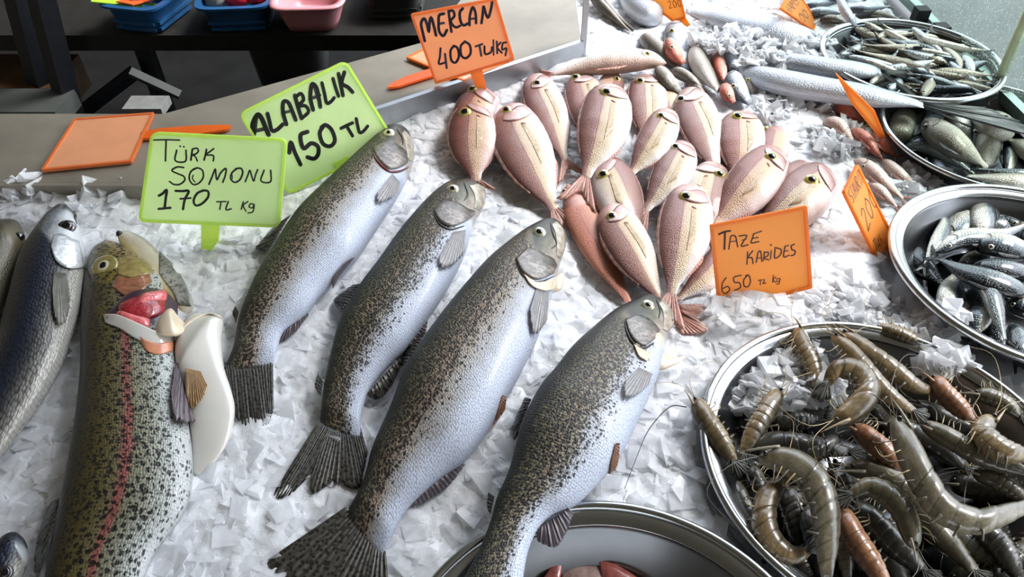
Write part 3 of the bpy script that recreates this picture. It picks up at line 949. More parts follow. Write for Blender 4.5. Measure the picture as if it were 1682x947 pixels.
world = bpy.data.worlds.new('World'); scene.world = world
world.use_nodes = True
wn = world.node_tree; wn.nodes.clear()
bg = wn.nodes.new('ShaderNodeBackground'); wo = wn.nodes.new('ShaderNodeOutputWorld')
tcw = wn.nodes.new('ShaderNodeTexCoord'); sx = wn.nodes.new('ShaderNodeSeparateXYZ'); cr = wn.nodes.new('ShaderNodeValToRGB')
nw = wn.nodes.new('ShaderNodeTexNoise'); nw.inputs['Scale'].default_value = 3.0
ad = wn.nodes.new('ShaderNodeMath'); ad.operation = 'MULTIPLY_ADD'; ad.inputs[1].default_value = 0.15
wn.links.new(tcw.outputs['Generated'], sx.inputs[0]); wn.links.new(tcw.outputs['Generated'], nw.inputs['Vector'])
wn.links.new(nw.outputs['Fac'], ad.inputs[0]); wn.links.new(sx.outputs[2], ad.inputs[2])
wn.links.new(ad.outputs[0], cr.inputs[0])
e = cr.color_ramp.elements
e[0].position = 0.0; e[0].color = (0.20, 0.21, 0.20, 1)
e[1].position = 0.9; e[1].color = (0.72, 0.84, 1.0, 1)
x = e.new(0.12); x.color = (0.62, 0.66, 0.68, 1)
x = e.new(0.35); x.color = (0.95, 1.0, 1.08, 1)
wn.links.new(cr.outputs[0], bg.inputs[0]); bg.inputs[1].default_value = 1.5
dt = wn.nodes.new('ShaderNodeVectorMath'); dt.operation = 'DOT_PRODUCT'; dt.inputs[1].default_value = (0.55, 0.80, 0.25)
mr = wn.nodes.new('ShaderNodeMapRange'); mr.inputs[1].default_value = -0.6; mr.inputs[2].default_value = 0.9; mr.inputs[3].default_value = 3.6; mr.inputs[4].default_value = 3.2
wn.links.new(tcw.outputs['Generated'], dt.inputs[0]); wn.links.new(dt.outputs['Value'], mr.inputs[0]); wn.links.new(mr.outputs[0], bg.inputs[1])
wn.links.new(bg.outputs[0], wo.inputs[0])
sun = bpy.data.lights.new('daylight', 'SUN'); sun.energy = 4.0; sun.angle = math.radians(22); sun.color = (1.0, 0.98, 0.95)
so = bpy.data.objects.new('daylight', sun); COL.objects.link(so)
d = Vector((-0.55, -0.30, -0.78)); so.rotation_euler = d.to_track_quat('-Z', 'Y').to_euler()
scene.view_settings.view_transform = 'Standard'
scene.view_settings.look = 'None'
scene.view_settings.gamma = 1.0
scene.view_settings.use_curve_mapping = False
scene.view_settings.exposure = 0.55
# ================================================================== fish materials
TROUT_STOPS = [(0.0, rgb(196, 204, 222)), (0.16, rgb(206, 213, 230)), (0.30, rgb(184, 186, 192)), (0.46, rgb(172, 160, 146)), (0.60, rgb(142, 130, 106)), (0.78, rgb(112, 104, 82)), (0.88, rgb(52, 52, 42)), (1.0, rgb(14, 16, 14))]  # bluish belly stops put the reflected daylight sheen into the skin colour
TROUT_HEAD = [(0.08, rgb(176, 172, 170)), (0.28, rgb(150, 140, 132)), (0.42, rgb(98, 94, 78)), (0.58, rgb(52, 54, 42)), (0.8, rgb(22, 24, 20))]
M_TROUT = skin('trout skin', TROUT_STOPS, TROUT_HEAD, 0.155, 0.0026, 0.42, 0.0040, (0.30, 0.62), 0.95, 1.0, 0.50, lateral=0.56, lat_col=(0.06, 0.035, 0.035), metal=0.12, rough=0.4, coat=0.1,
               band=(0.57, 0.10, rgb(170, 134, 116), 0.35), vnoise=0.16, spot_head=False)
M_TROUT_B = skin('trout skin finely speckled', TROUT_STOPS[:3] + [(0.40, rgb(152, 142, 126)), (0.56, rgb(134, 124, 98)), (0.76, rgb(106, 100, 72)), (0.87, rgb(46, 48, 36)), (1.0, rgb(14, 16, 13))], TROUT_HEAD, 0.155, 0.0026, 0.38, 0.0037, (0.12, 0.48), 0.95, 1.0, 0.52,
                 lateral=0.53, lat_col=(0.06, 0.035, 0.03), metal=0.12, rough=0.4, coat=0.1, band=(0.54, 0.10, rgb(156, 126, 100), 0.35), vnoise=0.16, spot_head=False)
M_CHEEK = skin('trout gill cover skin', [(0, rgb(118, 108, 104)), (0.5, rgb(150, 140, 136)), (0.8, rgb(96, 86, 78)), (1.0, rgb(52, 50, 42))], None, 0, 0.02, 0.05, 0.006, (-1, 0), 0.7, 0.85, 0.5, metal=0.25, rough=0.3, vnoise=0.6, mott=0.3, spot_col=rgb(84, 84, 78))
M_RAINBOW = skin('big rainbow trout skin', [(0, rgb(208, 210, 210)), (0.12, rgb(190, 194, 190)), (0.28, rgb(160, 160, 142)), (0.46, rgb(134, 128, 98)), (0.62, rgb(112, 102, 62)), (0.78, rgb(80, 70, 34)), (0.90, rgb(42, 40, 24)), (1.0, rgb(24, 24, 18))],
                 [(0.1, rgb(186, 176, 142)), (0.35, rgb(164, 140, 96)), (0.5, rgb(146, 128, 68)), (0.7, rgb(112, 102, 46)), (0.9, rgb(50, 48, 26)), (1.0, rgb(26, 26, 16))], 0.165, 0.0030, 0.4, 0.0066, (-0.15, 0.30), 0.93, 0.75, 0.40,
                 metal=0.2, rough=0.28, band=(0.46, 0.075, rgb(170, 84, 88), 0.8), vnoise=0.05, spot_head=True)
M_MULLET = skin('dark blue mullet skin', [(0, rgb(196, 192, 182)), (0.14, rgb(130, 126, 120)), (0.26, rgb(76, 76, 78)), (0.38, rgb(44, 50, 66)), (0.54, rgb(22, 32, 56)), (0.80, rgb(10, 14, 26)), (1, rgb(8, 11, 18))],
                [(0.1, rgb(210, 212, 212)), (0.4, rgb(196, 200, 202)), (0.62, rgb(120, 126, 132)), (0.8, rgb(26, 30, 38)), (1, rgb(10, 12, 16))], 0.2, 0.0052, 0.65, 0, metal=0.2, rough=0.32, vnoise=0.06,
                stripes=[(0.12, 0.02), (0.2, 0.02), (0.29, 0.022)], coat=0.2)
M_BASS = skin('brown bass skin', [(0, rgb(110, 104, 82)), (0.4, rgb(80, 76, 58)), (0.8, rgb(34, 34, 30)), (1, rgb(16, 17, 17))], [(0, rgb(120, 110, 80)), (0.6, rgb(58, 54, 38)), (1, rgb(16, 17, 18))], 0.25, 0.004, 0.5, metal=0.2)
BR_STOPS = [(0, rgb(234, 226, 228)), (0.12, rgb(232, 216, 208)), (0.28, rgb(218, 196, 166)), (0.54, rgb(204, 176, 148)), (0.62, rgb(158, 120, 112)), (0.78, rgb(146, 100, 90)), (1, rgb(112, 66, 60))]
BR_HEAD = [(0.1, rgb(230, 212, 214)), (0.4, rgb(210, 184, 178)), (0.65, rgb(180, 142, 136)), (0.85, rgb(150, 108, 104)), (1, rgb(128, 84, 80))]
def bream_mat(name, k, stops=None):
    f = lambda c, m: tuple(min(1, a * b) for a, b in zip(c, m))
    return skin(name, [(p, f(c, k)) for p, c in (stops or BR_STOPS)], [(p, f(c, k)) for p, c in BR_HEAD], 0.235, 0.0022, 0.30, 0, lateral=0.63, lat_col=rgb(120, 72, 70), metal=0.12, rough=0.32, vnoise=0.05, mott=0.15)
M_BR = [bream_mat('pink bream skin', (1, 1, 1)), bream_mat('rosy bream skin', (1.0, 0.86, 0.84)), bream_mat('grey bream skin', (0.92, 0.95, 0.98)), bream_mat('cream bream skin', (1.0, 1.0, 0.96))]
M_BR_OR = bream_mat('orange bream back skin', (0.92, 0.66, 0.55), [(0, rgb(236, 206, 192)), (0.25, rgb(218, 172, 152)), (0.5, rgb(196, 146, 126)), (0.8, rgb(204, 150, 132)), (1, rgb(222, 170, 152))])
M_REDM = skin('red mullet skin', [(0, rgb(236, 206, 196)), (0.4, rgb(226, 160, 138)), (0.75, rgb(206, 112, 86)), (1, rgb(176, 84, 66))], None, 0, 0.003, 0.25, metal=0.1, vnoise=0.08)
M_PALE = skin('pale pink fish skin', [(0, rgb(240, 232, 228)), (0.5, rgb(232, 214, 202)), (0.8, rgb(212, 180, 166)), (1, rgb(180, 146, 132))], None, 0, 0.003, 0.2, metal=0.1, vnoise=0.06)
M_GREYF = skin('grey brown fish skin', [(0, rgb(214, 210, 204)), (0.35, rgb(186, 178, 168)), (0.65, rgb(136, 124, 112)), (1, rgb(86, 78, 68))], None, 0, 0.003, 0.25, metal=0.15, vnoise=0.08)
M_SILV = skin('long silver fish skin', [(0, rgb(212, 216, 226)), (0.4, rgb(192, 197, 208)), (0.64, rgb(176, 182, 192)), (0.82, rgb(132, 138, 148)), (1, rgb(92, 98, 110))], None, 0, 0.0035, 0.08, metal=0.3, rough=0.28, vnoise=0.05)
M_BLUEF = skin('blue green mackerel skin', [(0, rgb(206, 206, 196)), (0.35, rgb(186, 184, 168)), (0.52, rgb(146, 148, 138)), (0.64, rgb(70, 86, 92)), (0.8, rgb(28, 42, 50)), (1, rgb(12, 20, 26))], None, 0, 0.003, 0.25, metal=0.35, rough=0.22, vnoise=0.08, coat=0.6)
M_BLUED = skin('dark mackerel back skin', [(0, rgb(150, 156, 152)), (0.25, rgb(84, 98, 100)), (0.5, rgb(34, 48, 54)), (1, rgb(12, 18, 22))], None, 0, 0.003, 0.3, metal=0.35, rough=0.2, vnoise=0.1, coat=0.7)
M_PLUMP = skin('plump olive silver fish skin', [(0, rgb(226, 224, 210)), (0.4, rgb(204, 198, 176)), (0.68, rgb(150, 144, 122)), (1, rgb(92, 92, 78))], None, 0, 0.0032, 0.3, metal=0.25, rough=0.28, vnoise=0.06, stripes=[(0.5, 0.02), (0.6, 0.02), (0.42, 0.015)])
M_FRY = [skin('small fry skin', [(0, rgb(236, 232, 220)), (0.4, rgb(206, 196, 174)), (0.7, rgb(146, 136, 114)), (1, rgb(86, 78, 64))], None, 0, 0.003, 0.2, metal=0.25, vnoise=0.1),
         skin('small fry skin silver', [(0, rgb(226, 232, 236)), (0.4, rgb(190, 198, 204)), (0.65, rgb(100, 112, 120)), (1, rgb(40, 48, 54))], None, 0, 0.003, 0.2, metal=0.4, vnoise=0.1)]
F_TROUT = fin_mat('trout fin', (0.115, 0.105, 0.085), (0.06, 0.056, 0.05), 0.9, 16, 0.15)
F_TROUTP = fin_mat('trout pale fin', rgb(176, 174, 176), rgb(120, 116, 118), 0, 9, 0.2, 0.3)
F_TROUTM = fin_mat('trout mauve fin', rgb(130, 116, 124), rgb(56, 50, 58), 0, 16, 0.2)
F_RUST = fin_mat('rust edged fin', rgb(176, 120, 86), rgb(110, 74, 60), 0, 12, 0.2)
F_TAN = fin_mat('tan fin', rgb(206, 168, 116), rgb(160, 118, 74), 0, 14, 0.3)
F_PINK = fin_mat('pink bream fin', rgb(244, 204, 190), rgb(234, 172, 156), 0, 9, 0.4, 0.15)
F_CLEAR = fin_mat('cream clear fin', rgb(226, 202, 172), rgb(220, 192, 156), 0, 10, 0.08, 0.05)
F_GREY = fin_mat('grey fish fin', rgb(150, 146, 136), rgb(92, 90, 84), 0, 14, 0.3)
F_DARK = fin_mat('dark fish fin', rgb(74, 78, 76), rgb(34, 38, 40), 0, 14, 0.2)
M_GASH = plain('dark red gill slit', rgb(92, 18, 24), 0.25, 0, 0.3, 200, Coat_Weight=0.5)
M_LINE = plain('brown mouth line', rgb(84, 56, 52), 0.4, 0, 0.2, 200)
M_LINE_D = plain('dark crease', rgb(36, 32, 30), 0.4, 0, 0.2, 200)
M_LINE_R = plain('red gill crease', rgb(128, 56, 50), 0.35, 0, 0.2, 200)
M_LINE_P = plain('mauve gill crease', rgb(168, 112, 108), 0.35, 0, 0.2, 200)
M_GILL = plain('raw red gill', rgb(158, 44, 52), 0.22, 0, 0.35, 160, bump=0.6, Coat_Weight=0.6, Subsurface_Weight=0.2, Subsurface_Scale=0.004)
M_GILLP = plain('pink gill flesh', rgb(214, 104, 108), 0.22, 0, 0.3, 160, bump=0.5, Coat_Weight=0.6)
M_GILLD = plain('dark gill hollow', rgb(66, 44, 58), 0.3, 0, 0.3, 90, Coat_Weight=0.4)
M_FLESHW = plain('white belly flesh', rgb(208, 205, 198), 0.22, 0, 0.03, 40, Coat_Weight=0.5, Subsurface_Weight=0.3, Subsurface_Scale=0.006)
M_CREAM = plain('cream jaw skin', rgb(212, 196, 172), 0.28, 0, 0.12, 60, bump=0.2, Coat_Weight=0.4, Subsurface_Weight=0.2, Subsurface_Scale=0.004)
M_JAWP = plain('pale jaw skin', rgb(160, 152, 138), 0.28, 0, 0.4, 160, bump=0.2, Coat_Weight=0.4)
M_ORFLESH = plain('orange flesh edge', rgb(206, 138, 106), 0.28, 0, 0.15, 90, Coat_Weight=0.4)

def xf(pts, x0, y0, sc):
    return [(x0 + x / sc, y0 + y / sc) for x, y in pts]

# ================================================================== the four speckled trout
def trout(label, back, belly, mat, base, base_tail, tr=0.5, group='speckled trout laid diagonally on the ice'):
    mid = P(*back[len(back) // 2], 0)
    root = thing('speckled_trout', mid, label, 'fish', group)
    B = make_body('trout', back, belly, mat, root, base, base_tail, tr=tr, N=110, M=40, flat=0.5)
    return root, B

# --- trout 1
back = [(678, 240), (672, 218), (655, 207), (632, 211), (607, 233), (576, 261), (529, 305), (485, 349), (455, 393), (428, 437), (405, 484), (392, 520), (383, 569), (367, 606)]
belly = [(678, 240), (680, 262), (676, 283), (664, 308), (644, 342), (617, 383), (590, 423), (563, 450), (530, 482), (503, 515), (466, 545), (455, 575), (449, 600)]
t1, B1 = trout('speckled trout furthest from the camera, its head overlapping the ALABALIK sign', back, belly, M_TROUT, -0.004, -0.006)
eye(B1, (639, 219), r_px=9.5, mat=M_IRIS_W, pr=0.42)
patch(B1, [(612, 243), (620, 262), (636, 277), (655, 276), (670, 266)], [(636, 228), (645, 231), (652, 236), (660, 242), (670, 250)], 0.0014, M_CHEEK, 'gill_cover')
surf_line(B1, [(611, 247), (621, 266), (638, 281), (656, 281), (672, 274)], 5, M_GASH, 'gill_slit', n=22)
surf_line(B1, [(652, 212), (660, 226), (662, 238)], 3, M_LINE_D, 'mouth')
patch(B1, [(664, 214), (675, 230), (681, 250), (676, 266)], [(660, 218), (664, 232), (668, 248), (670, 262)], 0.0016, M_JAWP, 'jaw')
fin_px([(644, 286), (656, 300)], [(617, 320), (617, 334), (632, 330), (648, 316)], 0, 0, F_TROUTP, 'pectoral_fin', t1, B=B1)
fin_px([(478, 352), (442, 408)], [(452, 370), (423, 402), (420, 409), (436, 412)], 0.014, 0.004, F_TROUT, 'dorsal_fin', t1)
fin_px([(580, 424), (556, 452)], [(578, 421), (560, 435), (543, 458), (543, 470)], 0, 0, F_TROUTM, 'pelvic_fin', t1, B=B1, off=(0.001, 0.003))
fin_px([(506, 514), (464, 544)], [(506, 519), (482, 548), (462, 560), (457, 552)], 0.012, 0.004, F_TROUTM, 'anal_fin', t1)
fin_px([(392, 512), (387, 530)], [(386, 502), (382, 514), (386, 522)], 0.012, 0.012, F_TROUT, 'adipose_fin', t1)
fin_px([(368, 594), (400, 602), (448, 588)], [(385, 668), (390, 688), (418, 710), (431, 717), (440, 700), (449, 672)], B1.C[-1][2] + 0.001, 0.003, F_TROUT, 'tail_fin', t1, nu=60, nv=12)

# --- trout 2
back = [(797, 318), (792, 306), (770, 296), (750, 297), (730, 305), (700, 330), (660, 375), (620, 430), (590, 470), (560, 520), (545, 570), (534, 620), (528, 665), (524, 700)]
belly = [(797, 318), (793, 345), (780, 366), (768, 410), (750, 450), (722, 497), (695, 535), (667, 572), (636, 602), (608, 640), (594, 680), (592, 722)]
t2, B2 = trout('speckled trout second from the top, its split tail spread on bare ice', back, belly, M_TROUT_B, -0.004, -0.006)
eye(B2, (744, 311), r_px=10.5, mat=M_IRIS_S, pr=0.45)
patch(B2, [(712, 344), (722, 364), (739, 372), (760, 366), (780, 352)], [(728, 326), (742, 328), (756, 334), (768, 342), (780, 346)], 0.0014, M_CHEEK, 'gill_cover')
surf_line(B2, [(712, 350), (723, 369), (740, 377), (762, 371)], 3.5, M_LINE_D, 'gill_slit', n=22)
surf_line(B2, [(762, 300), (768, 318), (762, 330)], 3, M_LINE_D, 'mouth')
patch(B2, [(784, 302), (796, 312), (796, 330), (788, 345)], [(770, 304), (778, 318), (780, 330), (778, 342)], 0.0016, M_JAWP, 'jaw')
fin_px([(744, 382), (764, 378)], [(718, 428), (720, 442), (738, 438), (756, 418)], 0, 0, F_TROUTP, 'pectoral_fin', t2, B=B2)
fin_px([(596, 465), (560, 512)], [(578, 468), (552, 488), (549, 498), (556, 508)], 0.014, 0.004, F_TROUT, 'dorsal_fin', t2)
fin_px([(694, 520), (668, 566)], [(702, 522), (700, 540), (684, 566), (672, 572)], 0.014, 0.006, F_TROUTM, 'pelvic_fin', t2)
fin_px([(656, 588), (604, 644)], [(660, 598), (640, 638), (622, 656), (606, 652)], 0.014, 0.004, F_TROUT, 'anal_fin', t2)
fin_px([(530, 626), (527, 648)], [(522, 612), (517, 632), (522, 645)], 0.012, 0.012, F_TROUT, 'adipose_fin', t2)
fin_px([(526, 686), (545, 698), (560, 704)], [(452, 806), (451, 818), (475, 813), (505, 784)], B2.C[-1][2] + 0.001, 0.003, F_TROUT, 'tail_fin', t2, nu=50, nv=12)
fin_px([(540, 698), (566, 710), (592, 702)], [(508, 790), (513, 812), (538, 797), (560, 796), (590, 802), (604, 742)], B2.C[-1][2] + 0.001, 0.004, F_TROUT, 'tail_fin', t2, nu=60, nv=12)

# --- trout 3 (largest)
back = [(925, 388), (924, 372), (912, 361), (897, 361), (879, 369), (848, 389), (804, 425), (764, 469), (724, 518), (692, 562), (666, 603), (640, 668), (612, 732), (596, 790), (567, 845)]
belly = [(925, 388), (926, 415), (916, 450), (906, 490), (894, 528), (880, 566), (860, 606), (840, 644), (808, 700), (768, 752), (722, 786), (672, 832), (644, 880), (628, 915)]
t3, B3 = trout('largest of the speckled trout, lying full length through the middle of the ice', back, belly, M_TROUT, -0.003, -0.006, tr=0.5)
eye(B3, (886, 382), r_px=11.5, mat=M_IRIS_S, pr=0.5)
patch(B3, [(847, 424), (856, 446), (872, 458), (889, 458), (909, 449)], [(866, 406), (882, 410), (896, 418), (908, 424), (916, 436)], 0.0016, M_CHEEK, 'gill_cover')
surf_line(B3, [(847, 430), (857, 451), (873, 462), (890, 462), (910, 453)], 3.0, M_LINE_D, 'gill_slit', n=22)
surf_line(B3, [(904, 366), (908, 384), (914, 400), (906, 408)], 3, M_LINE_D, 'mouth')
patch(B3, [(914, 364), (924, 380), (926, 402), (920, 425)], [(906, 368), (912, 384), (914, 402), (914, 420)], 0.0018, M_JAWP, 'jaw')
patch(B3, [(858, 448), (872, 470), (895, 478), (918, 468)], [(862, 446), (876, 460), (896, 462), (914, 454)], 0.0020, M_CREAM, 'throat_skin')
fl = thing
v = make_body('throat_flap', [(888, 470), (905, 458), (922, 448), (928, 456)], [(884, 484), (904, 482), (922, 474), (928, 456)], M_CREAM, t3, 0.012, 0.012, tr=0.35, N=24, M=16, part='throat_flap')
fin_px([(880, 474), (900, 482)], [(866, 515), (870, 545), (876, 549), (892, 524)], 0, 0, F_TROUTP, 'pectoral_fin', t3, B=B3)
fin_px([(700, 545), (664, 600)], [(690, 545), (672, 566), (660, 590), (660, 600)], 0.014, 0.006, F_TROUT, 'dorsal_fin', t3)
fin_px([(824, 648), (812, 690)], [(827, 650), (822, 680), (810, 706), (806, 714)], 0, 0, F_RUST, 'pelvic_fin', t3, B=B3, off=(0.001, 0.003))
fin_px([(756, 758), (668, 820)], [(764, 762), (738, 796), (700, 822), (668, 833)], 0.012, 0.003, F_TROUTM, 'anal_fin', t3)
fin_px([(574, 828), (596, 858), (632, 895)], [(441, 918), (442, 930), (480, 962), (530, 985), (585, 1000), (640, 975)], B3.C[-1][2] + 0.001, 0.003, F_TROUT, 'tail_fin', t3, nu=70, nv=14)

# --- trout 4
back = [(1088, 497), (1076, 488), (1060, 485), (1034, 497), (1007, 512), (973, 540), (940, 570), (913, 604), (884, 640), (855, 700), (836, 770), (816, 815), (805, 856), (787, 902), (762, 950), (735, 1010)]
belly = [(1088, 497), (1106, 522), (1098, 552), (1088, 590), (1082, 615), (1070, 645), (1046, 697), (1017, 752), (973, 803), (940, 832), (908, 845), (884, 868), (868, 904), (860, 945), (850, 1010)]
t4, B4 = trout('speckled trout nearest the prawns, its tail lying over the bottom steel tray', back, belly, M_TROUT_B, -0.003, 0.022, tr=0.5)
eye(B4, (1064, 502), r_px=12, mat=M_IRIS_S, pr=0.42)
patch(B4, [(1027, 524), (1032, 544), (1041, 560), (1057, 568), (1076, 556)], [(1044, 518), (1054, 518), (1066, 523), (1076, 532), (1084, 542)], 0.0015, M_CHEEK, 'gill_cover')
surf_line(B4, [(1026, 528), (1031, 548), (1040, 564), (1057, 572), (1074, 563)], 5, M_LINE_D, 'gill_slit', n=22)
surf_line(B4, [(1078, 492), (1084, 508), (1082, 522)], 3, M_LINE_D, 'mouth')
patch(B4, [(1088, 492), (1103, 510), (1106, 526), (1096, 545)], [(1082, 498), (1088, 512), (1090, 526), (1088, 540)], 0.0018, M_JAWP, 'jaw')
make_body('throat_flap', [(1066, 580), (1084, 576), (1105, 586), (1126, 584)], [(1066, 596), (1084, 608), (1106, 600), (1126, 588)], M_CREAM, t4, 0.016, 0.012, tr=0.35, N=24, M=16, part='throat_flap')
make_body('throat_flap', [(1070, 548), (1080, 545), (1090, 555), (1088, 575)], [(1062, 580), (1070, 584), (1078, 584), (1088, 578)], M_CREAM, t4, 0.026, 0.02, tr=0.3, N=24, M=16, part='throat_flap')
patch(B4, [(1040, 566), (1048, 586), (1062, 594)], [(1046, 562), (1056, 574), (1068, 580)], 0.0020, M_CREAM, 'throat_skin')
fin_px([(1048, 604), (1070, 614)], [(1022, 632), (1022, 655), (1040, 652), (1062, 632)], 0, 0, F_TROUTP, 'pectoral_fin', t4, B=B4)
fin_px([(873, 655), (852, 706)], [(862, 652), (846, 690), (843, 722), (850, 716)], 0.014, 0.006, F_TROUT, 'dorsal_fin', t4)
fin_px([(1010, 728), (1002, 758)], [(1014, 728), (1010, 756), (1000, 782), (996, 792)], 0, 0, F_RUST, 'pelvic_fin', t4, B=B4, off=(0.001, 0.003))
fin_px([(812, 815), (806, 842)], [(802, 808), (800, 830), (804, 842)], 0.012, 0.012, F_TROUT, 'adipose_fin', t4)
fin_px([(932, 834), (884, 868)], [(942, 842), (930, 876), (912, 898), (886, 890), (882, 880)], 0.030, 0.026, F_TROUTM, 'anal_fin', t4)

# ================================================================== the big open-mouthed trout
back = [(174, 393), (152, 410), (141, 440), (136, 485), (133, 536), (132, 604), (128, 650), (122, 700), (110, 765), (99, 816), (88, 870), (76, 930), (68, 1000), (66, 1060)]
belly = [(174, 393), (200, 402), (236, 424), (262, 455), (272, 492), (282, 535), (290, 585), (299, 645), (311, 700), (317, 755), (314, 808), (300, 845), (278, 875), (256, 905), (236, 950), (222, 1000), (212, 1060)]
big = thing('rainbow_trout', P(200, 700, 0), 'huge golden-green spotted trout with pink side stripe and torn open mouth at the left', 'fish')
BB = make_body('body', back, belly, M_RAINBOW, big, -0.004, -0.004, tr=0.42, N=120, M=44, flat=0.5)
eye(BB, (172, 438), r_px=23, mat=plain('olive eye socket', rgb(150, 138, 84), 0.25, 0.1, 0.3, 90, Coat_Weight=0.5), pr=0.001, proud=0.22)
eye(BB, (172, 438), r_px=15, mat=M_IRIS_W, pr=0.44, proud=0.42)
M_CREAMJ = skin('inner jaw skin', [(0, rgb(150, 148, 132)), (0.2, rgb(222, 214, 196)), (0.55, rgb(226, 214, 186)), (0.85, rgb(206, 186, 120)), (1, rgb(176, 160, 96))], None, 0, 0.02, 0.05, metal=0.0, rough=0.26, vnoise=0.12, mott=0.15)
make_body('lower_jaw', [(192, 380), (196, 398), (212, 424), (234, 452), (256, 472), (280, 492), (296, 520)], [(192, 380), (212, 380), (238, 392), (264, 416), (290, 446), (310, 478), (318, 505), (304, 524)], M_CREAMJ, big, 0.012, 0.0, tr=0.30, N=50, M=30, part='lower_jaw')
BJ = make_body('jawguide', [(192, 380), (196, 398), (212, 424), (234, 452), (256, 472), (280, 492), (296, 520)], [(192, 380), (212, 380), (238, 392), (264, 416), (290, 446), (310, 478), (318, 505), (304, 524)], M_CREAMJ, big, 0.012, 0.0, tr=0.30, N=50, M=30, link=False)
v, f = ellipsoid(hit(BJ, 196, 384)[0], [0, 0, 1], 0.0035, 0.004); mk('jaw_tip', v, f, M_LINE_D, big)
M_JAWGREY = skin('grey speckled jaw edge', [(0, rgb(120, 124, 118)), (0.5, rgb(190, 190, 182)), (1, rgb(212, 208, 196))], None, 0, 0.02, 0.05, 0.006, (-1, 0), 0.6, 0.5, 0.5, metal=0.1, vnoise=0.3, spot_col=rgb(90, 92, 84))
patch(BJ, [(262, 414), (290, 446), (308, 478), (314, 503)], [(262, 450), (274, 466), (286, 482), (292, 500)], 0.002, M_JAWGREY, 'jaw_edge', big)
M_CHEEKY = plain('yellow cheek', rgb(156, 138, 84), 0.3, 0.05, 0.45, 120, bump=0.25, Coat_Weight=0.5)
M_CHEEKR = plain('reddened cheek', rgb(150, 98, 74), 0.3, 0.05, 0.5, 130, bump=0.3, Coat_Weight=0.5)
patch(BB, [(184, 470), (206, 486), (232, 478), (250, 462)], [(190, 454), (206, 448), (226, 446), (244, 446)], 0.0007, M_CHEEKR, 'reddened_cheek', big)
patch(BB, [(192, 450), (212, 456), (236, 452), (252, 448)], [(196, 424), (212, 420), (232, 426), (246, 432)], 0.0008, M_CHEEKY, 'cheek', big)
G = make_body('gillguide', [(176, 516), (206, 484), (240, 474), (272, 478), (292, 500)], [(176, 522), (210, 540), (244, 552), (272, 548), (292, 524)], M_GILL, big, 0.030, 0.006, tr=0.22, N=36, M=26, part='gill_opening')
G.ob.data.materials[0] = M_GILLD
patch(G, [(196, 512), (222, 524), (250, 522), (270, 512)], [(196, 500), (218, 490), (244, 482), (270, 480)], 0.004, M_GILL, 'gill_arch', big, step=False)
patch(G, [(226, 504), (240, 502), (258, 500), (272, 494)], [(230, 488), (244, 482), (258, 480), (272, 476)], 0.006, M_GILLP, 'gill_arch', big, step=False)
patch(G, [(190, 516), (206, 530), (226, 540), (246, 540)], [(196, 510), (212, 512), (230, 518), (246, 524)], 0.003, M_GILLP, 'gill_membrane', big, step=False)
patch(BB, [(172, 518), (200, 524), (230, 538), (262, 552), (288, 548)], [(174, 530), (198, 540), (222, 556), (250, 566), (286, 562)], 0.005, M_FLESHW, 'shoulder_rim', big)
patch(BB, [(226, 550), (240, 562), (262, 568), (286, 560)], [(234, 566), (244, 578), (262, 582), (284, 576)], 0.003, M_ORFLESH, 'orange_rim', big)
make_body('flap', [(292, 548), (300, 532), (318, 516), (345, 518), (366, 522), (364, 560), (368, 602), (380, 640), (386, 672), (380, 710), (366, 740), (345, 766), (322, 782)],
          [(288, 562), (287, 580), (290, 600), (294, 620), (298, 636), (302, 652), (306, 670), (310, 690), (313, 710), (315, 730), (316, 746), (316, 762), (317, 778)], M_FLESHW, big, 0.006, 0.0, tr=0.34, N=70, M=30, part='belly_flap')
BF = make_body('flapguide', [(292, 548), (300, 532), (318, 516), (345, 518), (366, 522), (364, 560), (368, 602), (380, 640), (386, 672), (380, 710), (366, 740), (345, 766), (322, 782)],
          [(288, 562), (287, 580), (290, 600), (294, 620), (298, 636), (302, 652), (306, 670), (310, 690), (313, 710), (315, 730), (316, 746), (316, 762), (317, 778)], M_FLESHW, big, 0.006, 0.0, tr=0.34, N=70, M=30, link=False)
make_body('membrane', [(256, 540), (262, 522), (280, 506), (294, 520), (308, 534)], [(258, 548), (270, 552), (286, 552), (298, 548), (308, 540)], M_CREAM, big, 0.028, 0.020, tr=0.35, N=24, M=20, part='torn_membrane')
surf_line(BF, [(292, 552), (306, 534), (328, 520), (348, 517), (364, 523)], 5, M_CREAM, 'flap_edge', big, off=0.0006, n=20)
fin_px([(284, 600), (304, 604)], [(278, 660), (284, 696), (300, 702), (314, 690), (312, 650)], 0, 0, F_TROUTM, 'pectoral_fin', big, B=BB, off=(0.004, 0.006))
fin_px([(306, 606), (330, 612)], [(310, 650), (318, 674), (334, 660), (342, 636)], 0, 0, F_TAN, 'pectoral_fin', big, B=BF, off=(0.002, 0.004))
fin_px([(98, 818), (82, 880)], [(84, 824), (66, 866), (56, 920), (60, 960)], 0.018, 0.004, F_TROUT, 'dorsal_fin', big, nu=30)

